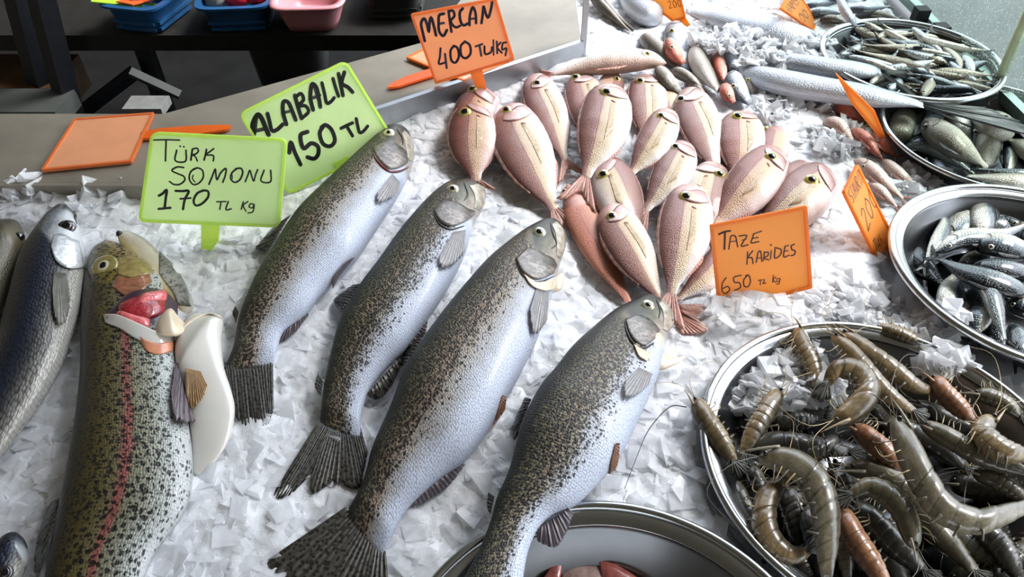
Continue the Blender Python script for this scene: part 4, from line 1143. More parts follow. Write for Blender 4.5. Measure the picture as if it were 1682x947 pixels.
# ================================================================== fish at the left edge
def simple_fish(name, label, group, back, belly, mat, base=0.0, base_tail=None, tr=0.55, N=60, M=26, cat='fish', root_at=None):
    root = thing(name, P(*back[len(back) // 2], 0) if root_at is None else root_at, label, cat, group)
    B = make_body('body', back, belly, mat, root, base, base_tail, tr=tr, N=N, M=M)
    return root, B
m1, Bm = simple_fish('grey_mullet', 'dark blue-backed mullet with white cheek lying left of the huge spotted trout', None,
    [(118, 341), (110, 337), (96, 337), (68, 364), (34, 418), (13, 489), (-6, 557), (-40, 640), (-80, 740)], [(118, 341), (134, 380), (141, 430), (133, 500), (116, 560), (99, 607), (72, 655), (36, 705), (-30, 790)], M_MULLET, -0.003, -0.003, 0.5)
eye(Bm, (110, 372), r_px=14, mat=M_IRIS_D, pr=0.6, proud=0.3)
patch(Bm, [(84, 404), (92, 430), (112, 442), (138, 440)], [(88, 386), (102, 384), (118, 392), (130, 396)], 0.002, plain('silver cheek', rgb(206, 210, 214), 0.25, 0.4, 0.15, 200, bump=0.4, Coat_Weight=0.5), 'gill_cover')
surf_line(Bm, [(116, 343), (122, 352), (130, 366)], 2.5, M_LINE_D, 'mouth')
fin_px([(88, 448), (108, 450)], [(86, 500), (92, 535), (104, 530), (112, 490)], 0, 0, F_GREY, 'pectoral_fin', m1, B=Bm)
m2, Bm2 = simple_fish('sea_bass', 'dark brown fish head cut off by the left edge of the picture', None,
    [(36, 372), (26, 362), (6, 361), (-14, 368), (-50, 420), (-90, 500)], [(36, 372), (42, 396), (32, 436), (18, 470), (4, 510), (-30, 570)], M_BASS, -0.003, -0.003, 0.5)
eye(Bm2, (32, 388), r_px=8, mat=M_IRIS_D, pr=0.6)
m3, Bm3 = simple_fish('sea_bass', 'dark fish head with round eye poking in at the bottom left corner', None,
    [(44, 900), (38, 882), (22, 872), (2, 882), (-16, 910), (-40, 980)], [(44, 900), (46, 916), (40, 935), (30, 960), (12, 1010), (-6, 1050)], M_MULLET, -0.003, -0.003, 0.5)
eye(Bm3, (9, 940), r_px=12, mat=M_IRIS_D, pr=0.6, proud=0.4)

# ================================================================== template fish
PROF = {
 'bream': ([0, .02, .05, .10, .17, .27, .38, .5, .65, .78, .9, 1], [.06, .34, .58, .80, .96, 1.03, 1.03, .97, .80, .54, .27, .18], [.06, .26, .44, .64, .84, .98, 1.04, 1.03, .88, .58, .27, .18]),
 'slim': ([0, .03, .08, .15, .25, .36, .5, .65, .78, .9, 1], [.02, .34, .60, .80, .94, 1.0, .98, .82, .55, .28, .16], [.02, .26, .50, .74, .92, 1.0, .98, .80, .52, .26, .16]),
 'round': ([0, .03, .08, .15, .25, .36, .5, .65, .78, .9, 1], [.05, .45, .72, .90, 1.0, 1.0, .94, .80, .60, .40, .28], [.05, .40, .66, .86, 1.0, 1.0, .95, .82, .62, .40, .28]),
}
def template(axis, W, side, kind='bream', n=40, kd=1.0, kv=1.0):
    a = curve(axis, n)
    tg = np.gradient(a, axis=0); tg /= np.linalg.norm(tg, axis=1)[:, None]
    # heading is -tangent (snout first); dorsal on the left of the heading when side=+1
    hd = -tg
    nl = np.stack([hd[:, 1], -hd[:, 0]], axis=1) * side
    s = np.linspace(0, 1, n)
    xs, d, v = PROF[kind]
    ns = np.linspace(0, 1, n)
    fd = np.interp(s, xs, d); fv = np.interp(s, xs, v)
    back = a + nl * (W / 2 * kd) * fd[:, None]
    belly = a - nl * (W / 2 * kv) * fv[:, None]
    return back, belly, a, nl, tg

def tail_auto(B, root, a, nl, tg, W, mat, z0, z1, length=None, spread=None, fork=0.45, bend=0.0, name='tail_fin'):
    L = length if length is not None else W * 0.55
    S = spread if spread is not None else W * 0.42
    e = a[-1] - tg[-1] * 3
    t = tg[-1] * math.cos(bend) + nl[-1] * math.sin(bend)
    n_ = np.array([-t[1], t[0]])
    if n_ @ nl[-1] < 0: n_ = -n_
    w = W * 0.075
    tip = [e + t * L + n_ * S, e + t * L * 0.92 + n_ * S * 0.6, e + t * L * (1 - fork), e + t * L * 0.92 - n_ * S * 0.6, e + t * L - n_ * S]
    base = [e + n_ * w, e, e - n_ * w]
    return fin_px(base, tip, z0, z1, mat, name, root, nu=26, nv=7, jag=0.03)

def bream(label, axis, W, side=1, base=0.0, base_tail=None, mat=0, eyep=None, kind='bream', tail=True, iris=None, tr=0.42, er=None, bend=0.0, finm=None, sagz=0.0, kd=1.0, kv=1.0, name='pink_bream', group='pink bream piled on the ice', detail=True, look_mat=None):
    m = look_mat or M_BR[mat]
    back, belly, a, nl, tg = template(axis, W, side, kind, kd=kd, kv=kv)
    root = thing(name, P(*a[len(a) // 2], base), label, 'fish', group)
    bt = base if base_tail is None else base_tail
    B = make_body('body', back, belly, m, root, base, bt, tr=tr, N=70, M=30, flat=0.5)
    r = (er or W * 0.135)
    if eyep is None:
        eye(B, sv=(0.13, 0.42), r=r * mpp(B.C[5]), mat=iris or M_IRIS_Y, pr=0.58, parent=root)
    else:
        eye(B, eyep, r_px=r, mat=iris or M_IRIS_Y, pr=0.58, parent=root)
    if detail:
        # gill cover, gill crease, mouth, fins
        def spatch(A, Bt, off, mat_, nm, nu=16, nv=8):
            Ga = curve(A, nu); Gb = curve(Bt, nu); out = np.zeros((nu, nv, 3))
            for i in range(nu):
                for j in range(nv):
                    w_ = j / (nv - 1); k = math.sin(min(1, i / (nu - 1) / 0.25, (1 - i / (nu - 1)) / 0.25) * math.pi / 2)
                    sv_ = Ga[i] * (1 - w_) + Gb[i] * w_
                    out[i, j] = surf(B, sv_[0], sv_[1], off * (0.2 + 0.8 * k) * (1 - 0.9 * w_))[0]
            return sheet(out, None, mat_, nm, root, thick=0.0006)
        spatch([(0.26, 0.52), (0.285, 0.28), (0.295, 0.0), (0.28, -0.38), (0.23, -0.80)], [(0.20, 0.44), (0.20, 0.2), (0.18, 0.0), (0.15, -0.3), (0.13, -0.7)], 0.0010, M_BRC, 'gill_cover')
        def sline(pts, w, mt, nm):
            q = curve(pts, 12); w3 = np.array([surf(B, x, y, 0.0004)[0] for x, y in q])
            rr = w * mpp(w3[0]) / 2
            vv, ff = tube_data(w3, rr, rr, 6, None, np.sin(np.linspace(0.2, math.pi - 0.2, 12)) ** 0.6); return mk(nm, vv, ff, mt, root)
        sline([(0.265, 0.50), (0.285, 0.28), (0.297, 0.02), (0.285, -0.30)], max(1.0, W * 0.018), M_LINE_R, 'gill_slit')
        sline([(0.015, -0.1), (0.05, -0.32), (0.085, -0.42)], max(1.0, W * 0.018), M_LINE_P, 'mouth')
        # pectoral fin
        nu, nv = 14, 6; out = np.zeros((nu, nv, 3))
        for i in range(nu):
            u = i / (nu - 1)
            b0 = np.array([0.335, -0.10 - 0.16 * u]); t0 = np.array([0.66 - 0.10 * u, -0.26 - 0.20 * u])
            for j in range(nv):
                w_ = j / (nv - 1); q = b0 * (1 - w_) + t0 * w_
                out[i, j] = surf(B, q[0], q[1], 0.0003 + 0.0002 * w_)[0]
        sheet(out, None, finm or F_CLEAR, 'pectoral_fin', root, thick=0.0003)
        sline([(0.33, -0.10), (0.335, -0.18), (0.335, -0.28)], max(1.8, W * 0.04), M_LINE_P, 'fin_root')
        wm = W * mpp(B.C[20])
        edge_fin(B, 0.28, 0.80, 1, wm * 0.045, F_PINK, 'dorsal_fin', root, sweep=0.5, drop=0.003, nu=26)
        edge_fin(B, 0.62, 0.84, -1, wm * 0.04, F_PINK, 'anal_fin', root, sweep=0.5, drop=0.003)
    if tail:
        tail_auto(B, root, a, nl, tg, W, finm if finm and finm is not F_CLEAR else F_PINK, B.C[-1][2], bt + 0.002, bend=bend, length=None if tail is True else tail)
    return root, B

M_BRC = skin('bream gill cover', [(0, rgb(206, 180, 180)), (0.5, rgb(188, 154, 150)), (1, rgb(152, 112, 106))], None, 0, 0.02, 0.05, metal=0.15, rough=0.26, vnoise=0.15, mott=0.15)
L = 0.014
BREAMS = [
 # label, axis, W, side, base, base_tail, mat, eye, kwargs   (drawn from the bottom of the pile up)
 ('pink bream just under the MERCAN sign, mostly hidden by the two in front', [(818, 158), (786, 200), (786, 285)], 66, 1, 0.0, 0.0, 1, (776, 147), dict(tail=False, iris=M_IRIS_Y, kd=1.3, kv=0.7)),
 ('pink bream half hidden behind the tallest upright bream, left side', [(952, 119), (962, 165), (975, 240)], 62, 1, 0.0, 0.0, 1, (946, 127), dict(tail=False)),
 ('dark-faced bream peeping out behind the head of the tallest bream', [(1010, 118), (1000, 150), (985, 215)], 46, -1, 0.004, 0.0, 1, (1014, 130), dict(tail=False, detail=False)),
 ('pale bream standing behind the small yellow-eyed one at top centre', [(1066, 122), (1064, 165), (1062, 235)], 64, 1, 0.004, 0.0, 0, (1052, 133), dict(tail=False)),
 ('brownish bream squeezed behind the pale top-centre one', [(1082, 120), (1094, 155), (1108, 215)], 40, 1, 0.0, 0.0, 1, None, dict(tail=False, detail=False, er=0.5)),
 ('pale grey bream under the grey fish cluster, right of centre', [(1128, 144), (1146, 195), (1180, 286)], 68, 1, 0.004, 0.0, 2, (1119, 163), dict(tail=False, iris=M_IRIS_W)),
 ('small bream face at the right of the pile, behind the brown-backed one', [(1282, 208), (1272, 240), (1256, 300)], 48, 1, 0.0, 0.0, 1, (1251, 210), dict(tail=False, detail=False)),
 ('brown-backed bream lying upright at the right of the pile', [(1222, 183), (1218, 230), (1212, 300)], 76, 1, 0.006, 0.0, 1, (1212, 191), dict(tail=False)),
 ('bream almost hidden behind the rightmost one', [(1338, 282), (1305, 300), (1255, 350)], 58, 1, 0.0, 0.0, 2, (1315, 285), dict(tail=False, detail=False)),
 ('rightmost bream, snout pointing at the orange 200 sign', [(1374, 297), (1320, 322), (1242, 380)], 86, 1, 0.006, 0.004, 2, (1333, 296), dict(tail=False, iris=M_IRIS_Y)),
 ('greyish bream in the middle of the pile, tail by the lower ones', [(1134, 236), (1106, 282), (1060, 346)], 64, 1, 0.012, 0.010, 2, (1110, 241), dict(tail=34, iris=M_IRIS_W)),
 ('bream looking right below the small yellow-eyed one', [(975, 272), (1010, 310), (1052, 400)], 76, -1, 0.006, 0.0, 0, (991, 287), dict(tail=False, kd=1.0)),
 ('cream bream facing right in the middle, behind the front one', [(1166, 265), (1162, 318), (1152, 400)], 72, -1, 0.010, 0.004, 3, (1182, 286), dict(tail=False)),
 ('bream with bright white cheek, second row right', [(1292, 256), (1236, 300), (1168, 374)], 80, 1, 0.018, 0.006, 1, (1267, 258), dict(tail=30, iris=M_IRIS_Y)),
 ('pink bream at the left end of the pile', [(800, 181), (778, 225), (782, 298)], 80, 1, 0.014, 0.004, 1, (764, 185), dict(tail=18, kd=1.05)),
 ('slim bream between the long red-tailed one and the tallest one', [(876, 121), (898, 180), (929, 264)], 62, 1, 0.006, 0.006, 0, (883, 137), dict(tail=34)),
 ('long pink bream with a red tail edge, second from the left', [(842, 169), (858, 240), (912, 345)], 88, 1, 0.010, 0.006, 0, (832, 181), dict(tail=60, er=9)),
 ('orange-red bream lying belly up with a long tapering tail', [(932, 302), (962, 370), (1002, 440), (1034, 498)], 56, 1, 0.006, 0.0, 0, (927, 314), dict(tail=26, detail=False, look_mat=M_BR_OR, er=5, kind='slim')),
 ('tallest upright bream in the middle of the pile', [(1012, 140), (992, 205), (962, 292)], 84, 1, 0.024, 0.018, 0, (997, 152), dict(tail=52)),
 ('small yellow-eyed bream slanting over its neighbours at top centre', [(1108, 183), (1080, 225), (1034, 288)], 58, 1, 0.022, 0.014, 3, (1086, 190), dict(tail=30)),
 ('bream mostly hidden under the TAZE KARIDES sign', [(1215, 385), (1175, 440), (1112, 492)], 52, 1, 0.0, 0.0, 0, None, dict(tail=50, detail=False)),
 ('front bream with wide yellow eye, left of the lowest one', [(1000, 333), (1030, 400), (1086, 492)], 72, 1, 0.016, 0.004, 3, (1005, 355), dict(tail=20)),
 ('lowest front bream beside the TAZE KARIDES sign', [(1144, 303), (1124, 380), (1102, 484)], 86, 1, 0.020, 0.012, 0, (1127, 323), dict(tail=56)),
]
for (lab, axis, W, side, b0, b1, mi, ep, kw) in BREAMS:
    bream(lab, axis, W, side, b0, b1, mi, ep, **kw)
# stray pink tails on the ice right of trout head
tr_ = thing('pink_bream', P(1140, 520, 0), 'pink bream tail sticking out of the ice below the TAZE KARIDES sign', 'fish', 'pink bream piled on the ice')
fin_px([(1104, 506), (1112, 520)], [(1150, 512), (1160, 545), (1120, 548)], 0.006, 0.004, F_PINK, 'tail_fin', tr_)
fin_px([(1112, 500), (1120, 512)], [(1165, 500), (1178, 514), (1150, 530)], 0.008, 0.004, F_PINK, 'tail_fin', tr_)

def small(name, label, group, axis, W, side, mat, base=0.0, base_tail=None, kind='slim', tail=None, tmat=None, iris=None, er=None, eyep=None, tr=0.6, fork=0.5, gill=True, noeye=False, fins=True, bend=0.0, spread=None):
    back, belly, a, nl, tg = template(axis, W, side, kind)
    root = thing(name, P(*a[len(a) // 2], base), label, 'fish', group)
    bt = base if base_tail is None else base_tail
    B = make_body('body', back, belly, mat, root, base, bt, tr=tr, N=44, M=22)
    if not noeye:
        r = er or max(2.0, W * 0.12)
        if eyep is None: eye(B, sv=(0.10, 0.28), r=r * mpp(B.C[3]), mat=iris or M_IRIS_S, pr=0.5, parent=root)
        else: eye(B, eyep, r_px=r, mat=iris or M_IRIS_S, pr=0.5, parent=root)
    if gill and not noeye:
        q = curve([(0.20, 0.6), (0.235, 0.2), (0.23, -0.3), (0.19, -0.7)], 10); w3 = np.array([surf(B, x, y, 0.0003)[0] for x, y in q])
        rr = max(1.0, W * 0.03) * mpp(w3[0]) / 2
        vv, ff = tube_data(w3, rr, rr, 5, None, np.sin(np.linspace(0.2, math.pi - 0.2, 10)) ** 0.6); mk('gill_slit', vv, ff, M_LINE, root)
    if fins:
        wm = W * mpp(B.C[20])
        edge_fin(B, 0.35, 0.62, 1, wm * 0.16, tmat or F_GREY, 'dorsal_fin', root, sweep=0.8, drop=0.002, nu=12, nv=4)
    if tail: tail_auto(B, root, a, nl, tg, W, tmat or F_GREY, B.C[-1][2], bt + 0.001, length=tail, fork=fork, bend=bend, spread=spread)
    return root, B

G1 = 'small mixed fish clustered above the bream'
small('pandora_fish', 'long pale pink fish lying across the top of the bream pile', None, [(1095, 104), (1060, 98), (985, 106), (905, 122)], 36, -1, M_PALE, 0.012, 0.006, eyep=(1064, 88), er=5, iris=M_IRIS_Y, tail=26, tmat=F_PINK)
for a in (
 ('small grey-blue fish head uppermost in the cluster, behind the red one', [(1106, 37), (1112, 70), (1128, 120)], 40, 1, M_SILV, 0.0, (1104, 51), M_IRIS_Y),
 ('small bright red fish head under the grey-blue one', [(1090, 70), (1104, 82), (1124, 104)], 28, 1, M_REDM, 0.012, (1104, 77), M_IRIS_W),
 ('grey-mauve fish head below the hanging orange sign tip', [(1146, 50), (1152, 80), (1172, 124)], 34, 1, M_GREYF, 0.0, (1145, 68), M_IRIS_Y),
 ('brown-backed fish with its head turned away, middle of the cluster', [(1134, 80), (1150, 106), (1182, 150)], 32, -1, M_GREYF, 0.008, None, None),
 ('orange fish back between the brown-backed and the grey-green one', [(1174, 83), (1180, 104), (1192, 136)], 26, 1, M_REDM, 0.004, None, None),
 ('grey-green fish at the right of the cluster, eye at the top', [(1193, 77), (1202, 98), (1218, 128)], 34, 1, M_SILV, 0.0, (1196, 83), M_IRIS_W),
 ('pale fish with a dark cap low at the right of the cluster', [(1198, 121), (1208, 140), (1232, 170)], 34, 1, M_SILV, 0.006, (1205, 141), M_IRIS_W),
 ('small pink-orange fish head nose down beside the dark-capped one', [(1192, 138), (1194, 150), (1206, 168)], 24, 1, M_REDM, 0.012, (1198, 157), M_IRIS_W),
 ('grey fish furthest right of the cluster, nose by the long silver fish', [(1222, 118), (1230, 136), (1244, 164)], 28, 1, M_GREYF, 0.0, (1229, 131), M_IRIS_Y),
 ('grey-headed pale fish behind the long pink one', [(1050, 62), (1080, 82), (1118, 112)], 30, 1, M_GREYF, 0.0, None, None),
 ('dark slender fish back slanting down in the cluster', [(1102, 116), (1124, 124), (1156, 144)], 18, 1, M_GREYF, 0.008, None, None),
 ('brown fish body just above the pale grey bream', [(1074, 116), (1092, 130), (1118, 152)], 30, 1, M_GREYF, 0.006, None, None),
 ('thin grey fish under the dark slender one', [(1124, 136), (1144, 144), (1166, 158)], 18, 1, M_GREYF, 0.0, None, None)):
    small('small_fish', a[0], G1, a[1], a[2], a[3], a[4], a[5], eyep=a[6], iris=a[7], noeye=a[6] is None, tail=None, kind='round', tr=0.7, er=max(3.2, a[2] * 0.14), fins=False)

G2 = 'pinkish fish on the ice right of the bream'
for a in (
 ('pale cream fish half buried in ice left of the leaf-like orange sign', [(1350, 200), (1378, 208), (1404, 236)], 24, 1, M_PALE, None, None),
 ('pink fish running down beside the leaf-like orange sign', [(1396, 212), (1420, 228), (1452, 262)], 22, 1, M_REDM, None, None),
 ('orange-pink fish head under the tip of the leaf-like orange sign', [(1434, 214), (1448, 232), (1472, 256)], 26, 1, M_REDM, (1442, 229), M_IRIS_W),
 ('white-pink fish with a dark eye just above the orange 200 sign', [(1402, 262), (1424, 276), (1484, 326)], 28, 1, M_PALE, (1418, 273), M_IRIS_S),
 ('pale pink fish between the white-pink one and the silver fish tray', [(1450, 262), (1475, 285), (1510, 308)], 22, 1, M_PALE, None, None),
 ('pale fish partly under ice beside the mackerel tray', [(1424, 300), (1448, 316), (1474, 340)], 20, 1, M_PALE, None, None),
 ('pink fish under the orange glow left of the leaf-like sign', [(1366, 168), (1388, 182), (1420, 200)], 24, 1, M_REDM, None, None)):
    small('red_mullet', a[0], G2, a[1], a[2], a[3], a[4], 0.002, eyep=a[5], iris=a[6], noeye=a[5] is None, tail=12, tmat=F_PINK, tr=0.7)
small('small_fish', 'small grey tail sticking out of the ice heap right of the cluster', None, [(1278, 163), (1290, 166), (1302, 178)], 10, 1, M_GREYF, 0.004, noeye=True, fins=False)

# long silver fish
def longfish(label, back, belly, mat=M_SILV, base=0.0, base_tail=None, tr=0.6, tailpx=None, z=(0.02, 0.02), name='silver_fish', group='long silver fish at the top of the counter'):
    root = thing(name, P(*back[len(back) // 2], 0), label, 'fish', group)
    B = make_body('body', back, belly, mat, root, base, base_tail, tr=tr, N=70, M=28)
    if tailpx:
        for bb, tt in tailpx: fin_px(bb, tt, z[0], z[1], F_DARK, 'tail_fin', root)
    return root, B
r_, b_ = longfish('long silver fish uppermost, head pointing at the small-fry tray', [(1381, 96), (1364, 74), (1331, 52), (1280, 36), (1225, 25), (1180, 16), (1128, 10)], [(1381, 96), (1340, 92), (1285, 88), (1225, 72), (1178, 50), (1150, 34), (1126, 20)], base=0.0)
surf_line(b_, [(1320, 62), (1345, 80), (1374, 92)], 2.5, M_LINE_D, 'jaw_line')
longfish('long silver fish in the middle, thin tail crossing the small-fry tray rim', [(1205, 86), (1240, 86), (1290, 88), (1360, 96), (1420, 104), (1452, 114)], [(1205, 96), (1240, 106), (1290, 116), (1356, 127), (1420, 129), (1450, 124)], base=0.0, base_tail=0.03,
         tailpx=[([(1446, 114), (1450, 124)], [(1500, 152), (1514, 166), (1498, 164)]), ([(1446, 114), (1450, 120)], [(1500, 116), (1516, 122), (1500, 128)])], z=(0.045, 0.035))
longfish('long silver fish lowest of the three, lying along the plump fish tray', [(1212, 108), (1240, 109), (1280, 115), (1356, 129), (1432, 142), (1495, 160), (1520, 170)], [(1212, 126), (1240, 142), (1290, 158), (1356, 167), (1432, 176), (1495, 176), (1520, 178)], base=0.0, base_tail=0.03,
         tailpx=[([(1516, 168), (1520, 178)], [(1620, 176), (1690, 206), (1685, 222), (1600, 196)]), ([(1516, 172), (1520, 180)], [(1570, 196), (1600, 212), (1590, 204)])], z=(0.05, 0.045))
for a in (
 ('long thin brown fish slanting down from the top edge, right one of two', [(975, -20), (1010, 25), (1048, 54)], 12),
 ('long thin brown fish slanting down from the top edge, left one of two', [(958, -24), (992, 14), (1036, 52)], 16)):
    small('garfish', a[0], 'thin garfish at the top', a[1], a[2], 1, M_GREYF, 0.004, noeye=True, tr=0.9)
small('flat_fish', 'rounded lilac-grey fish body beside the thin brown ones at the top', None, [(1092, 28), (1050, 16), (1010, -24)], 38, 1, M_SILV, 0.0, kind='bream', noeye=True)

GT = 'silver fish heaped beyond the small-fry tray'
for a in (
 ('dark-tailed fish hanging over the far rim of the small-fry tray', [(1408, 44), (1390, 20), (1368, -24)], 17, M_SILV, 0.03, 0.05),
 ('pale slim fish pointing right at the top, first row', [(1392, 14), (1425, 16), (1462, 10)], 13, M_SILV, 0.01, 0.01),
 ('grey slim fish lying under the pale one at the top', [(1404, 25), (1440, 24), (1476, 30)], 13, M_GREYF, 0.0, 0.0),
 ('silver slim fish left of the hanging fish at the top', [(1318, 10), (1345, 8), (1378, 2)], 12, M_SILV, 0.0, 0.0),
 ('dark slim fish beside the orange sign at the very top', [(1322, 22), (1350, 20), (1388, 22)], 13, M_SILV, 0.004, 0.0),
 ('brownish slim fish just beyond the small-fry tray rim', [(1345, 32), (1370, 32), (1400, 42)], 11, M_GREYF, 0.0, 0.0),
 ('thin pale fish right of the upright little tail', [(1424, 36), (1450, 36), (1486, 44)], 10, M_GREYF, 0.0, 0.0),
 ('pale slim fish touching the top edge of the picture', [(1330, -8), (1370, -8), (1420, -2)], 13, M_SILV, 0.01, 0.0)):
    small('silver_fish', a[0], GT, a[1], a[2], 1, a[3], a[4], a[5], noeye=True, tail=8, tr=0.7)

# ================================================================== tray C : mackerel like fish
GC = 'mackerel in the tray above the prawns'
for a in (
 ('pale-bellied mackerel behind all others, eye near the middle of the tray', [(1546, 398), (1580, 372), (1640, 350)], 46, 1, M_BLUEF, -0.008, (1564, 385)),
 ('dark mackerel across the top left of the tray', [(1502, 362), (1530, 352), (1575, 352)], 22, 1, M_BLUED, -0.008, None),
 ('reddish-mouthed dark mackerel at the far left of the tray', [(1482, 358), (1494, 366), (1508, 392)], 22, 1, M_BLUED, -0.006, None),
 ('pale mackerel at the right edge behind the crossing one', [(1656, 372), (1690, 392), (1740, 410)], 44, 1, M_BLUEF, -0.006, (1668, 376)),
 ('small mackerel head at the upper right of the tray', [(1644, 344), (1660, 356), (1690, 372)], 24, 1, M_BLUEF, -0.006, (1652, 348)),
 ('mackerel standing tail up at the top of the tray', [(1618, 392), (1614, 358), (1604, 308)], 42, 1, M_BLUEF, 0.006, None),
 ('blue mackerel bent over the left of the tray', [(1550, 354), (1548, 380), (1518, 436)], 24, -1, M_BLUEF, 0.008, None),
 ('pale mackerel head down at the lower left of the tray', [(1560, 514), (1562, 480), (1572, 444)], 42, 1, M_BLUEF, -0.004, None),
 ('thin pale mackerel beside the head-down one', [(1590, 524), (1588, 500), (1582, 462)], 20, 1, M_BLUEF, -0.004, None),
 ('stubby cream mackerel near the front rim', [(1612, 498), (1610, 522), (1602, 552)], 36, 1, M_BLUEF, 0.002, None),
 ('dark mackerel along the front rim at the right', [(1660, 530), (1672, 560), (1700, 620)], 36, 1, M_BLUED, 0.0, None),
 ('dark mackerel lying lowest at the front rim', [(1625, 520), (1640, 552), (1668, 596)], 26, 1, M_BLUED, -0.004, None),
 ('mackerel with silver cheek at the right edge, low', [(1652, 496), (1680, 502), (1740, 520)], 34, 1, M_BLUEF, 0.002, (1664, 500)),
 ('dark curved mackerel in the middle of the heap', [(1590, 444), (1624, 474), (1652, 560)], 30, -1, M_BLUED, 0.012, None),
 ('long dark mackerel slanting down across the middle', [(1694, 482), (1640, 466), (1582, 446), (1538, 422)], 34, -1, M_BLUED, 0.014, None),
 ('second dark mackerel just above the long slanting one', [(1598, 434), (1640, 440), (1720, 452)], 28, 1, M_BLUED, 0.012, None),
 ('pale belly strip of a mackerel lying crosswise in the middle', [(1574, 432), (1600, 424), (1648, 420)], 22, 1, M_BLUEF, 0.004, None),
 ('mackerel with a ringed eye at the right of the tray', [(1596, 400), (1640, 402), (1720, 424)], 36, 1, M_BLUEF, 0.016, (1628, 405)),
 ('grey mackerel curving to the right edge with tail raised', [(1536, 414), (1578, 392), (1640, 388), (1692, 366)], 28, 1, M_BLUEF, 0.018, (1560, 403)),
 ('dark mackerel glimpsed deep at the left, under the blue bent one', [(1486, 400), (1510, 430), (1552, 470)], 34, 1, M_BLUED, -0.016, None),
 ('dark mackerel glimpsed deep in the lower middle', [(1560, 470), (1600, 500), (1640, 560)], 44, 1, M_BLUED, -0.016, None),
 ('dark mackerel glimpsed deep at the upper right', [(1590, 350), (1640, 372), (1710, 380)], 44, 1, M_BLUED, -0.016, None),
 ('dark mackerel glimpsed deep at the right edge', [(1620, 450), (1660, 470), (1730, 500)], 44, 1, M_BLUED, -0.012, None),
 ('dark thin tail lying at the upper right of the tray', [(1636, 354), (1664, 364), (1700, 380)], 12, 1, M_BLUED, 0.006, None)):
    small('mackerel', a[0], GC, a[1], a[2] * 1.12, a[3], a[4], a[5], eyep=a[6], iris=M_IRIS_S, noeye=a[6] is None, tail=20, tmat=F_DARK, tr=0.55, er=max(3.5, a[2] * 0.13))

# ================================================================== tray D : plump fish
GD = 'plump silver fish in their tray'
for a in (
 ('dark green-backed plump fish lying along the near rim', [(1482, 238), (1530, 240), (1604, 286)], 28, -1, M_BLUED, -0.006, None),
 ('plump fish at the left end of the tray, tail up under the long silver tail', [(1470, 232), (1482, 205), (1502, 172)], 44, 1, M_PLUMP, -0.004, None),
 ('bluish slim fish slanting beside the leftmost plump one', [(1482, 232), (1500, 208), (1524, 178)], 24, 1, M_BLUEF, -0.004, None),
 ('dark-backed white-bellied fish in the middle of the tray', [(1552, 182), (1578, 204), (1596, 240)], 40, -1, M_BLUEF, -0.002, None),
 ('pale striped fish lying behind the big-eyed one', [(1606, 216), (1622, 240), (1622, 284)], 44, -1, M_PLUMP, -0.002, None),
 ('pale short fish upright near the right of the tray', [(1654, 240), (1658, 258), (1654, 290)], 26, 1, M_BLUEF, -0.002, None),
 ('silver fish cut off at the right edge of the tray', [(1714, 256), (1690, 248), (1656, 228)], 30, 1, M_PLUMP, 0.004, None),
 ('plump fish facing right with an open gill at the back of the tray', [(1666, 222), (1635, 206), (1588, 190)], 42, 1, M_PLUMP, 0.010, None),
 ('big-eyed plump fish in front, pointing up left', [(1514, 200), (1552, 226), (1622, 276)], 44, 1, M_PLUMP, 0.014, (1521, 208)),
 ('long dark tail lying over the near rim at the right', [(1740, 286), (1670, 284), (1604, 276)], 14, 1, M_BLUED, 0.02, None),
 ('pale green-grey fish lying between the two right-hand trays', [(1740, 302), (1670, 298), (1588, 288)], 26, 1, M_PLUMP, 0.02, None)):
    small('plump_fish', a[0], GD, a[1], a[2] * 1.02, a[3], a[4], a[5], eyep=a[6], iris=M_IRIS_D, noeye=a[6] is None, tail=None if 'behind' in a[0] else 14, tmat=F_DARK, tr=0.6, er=max(3.5, a[2] * 0.15), kind='bream' if a[2] > 38 else 'slim')

# ================================================================== tray E : small fry, copies of two prototypes
cx, cy, R, tz, dep = TRAYS['E']
def fry_proto(k):
    root = thing('small_fry', (0, 0, 0), 'tiny slim fish lying in the heap in the round tray by the wet glass', 'fish', 'tiny fish heaped in the round tray')
    Lf = 0.075; n = 26; M = 12; V = []; F = []
    s = np.linspace(0, 1, n); xs, d, v = PROF['slim']
    uvf = []; uvm = []
    bendv = [0.0, 0.35, -0.25, 0.15][k]
    for i in range(n):
        x = Lf * (s[i] - 0.5); yb = bendv * Lf * (s[i] - 0.5) ** 2 * 2
        h = 0.0075 * np.interp(s[i], xs, d)
        for j in range(M):
            a = 2 * math.pi * j / M
            V.append((x, yb + h * math.cos(a), 0.006 + h * 0.75 * math.sin(a))); uvf.append((s[i], (math.cos(a) + 1) / 2)); uvm.append((x, h * math.cos(a)))
    for i in range(n - 1):
        for j in range(M): F.append((i * M + j, (i + 1) * M + j, (i + 1) * M + (j + 1) % M, i * M + (j + 1) % M))
    F.append(tuple(range(M))); F.append(tuple((n - 1) * M + j for j in range(M - 1, -1, -1)))
    F = [tuple(reversed(q)) for q in F]
    mk('body', V, F, M_FRY[k % 2], root, {'fish': np.array(uvf), 'm': np.array(uvm)})
    A = np.zeros((9, 4, 3))
    for i in range(9):
        u = i / 8 * 2 - 1
        for j in range(4):
            w = j / 3
            A[i, j] = (Lf * 0.5 - 0.001 + 0.012 * w * (0.55 + 0.45 * abs(u)), bendv * Lf * 0.5 + u * (0.001 + 0.007 * w), 0.006)
    sheet(A, None, F_GREY, 'tail_fin', root)
    v_, f_ = ellipsoid(np.array([-Lf * 0.5 + 0.006, bendv * Lf * 0.5 + 0.0015, 0.0085]), [0, 0, 1], 0.0016, 0.0010, 8, 5); mk('eye', v_, f_, M_IRIS_D, root)
    return root
protos = [fry_proto(k) for k in range(4)]
nf = 0
pts = []
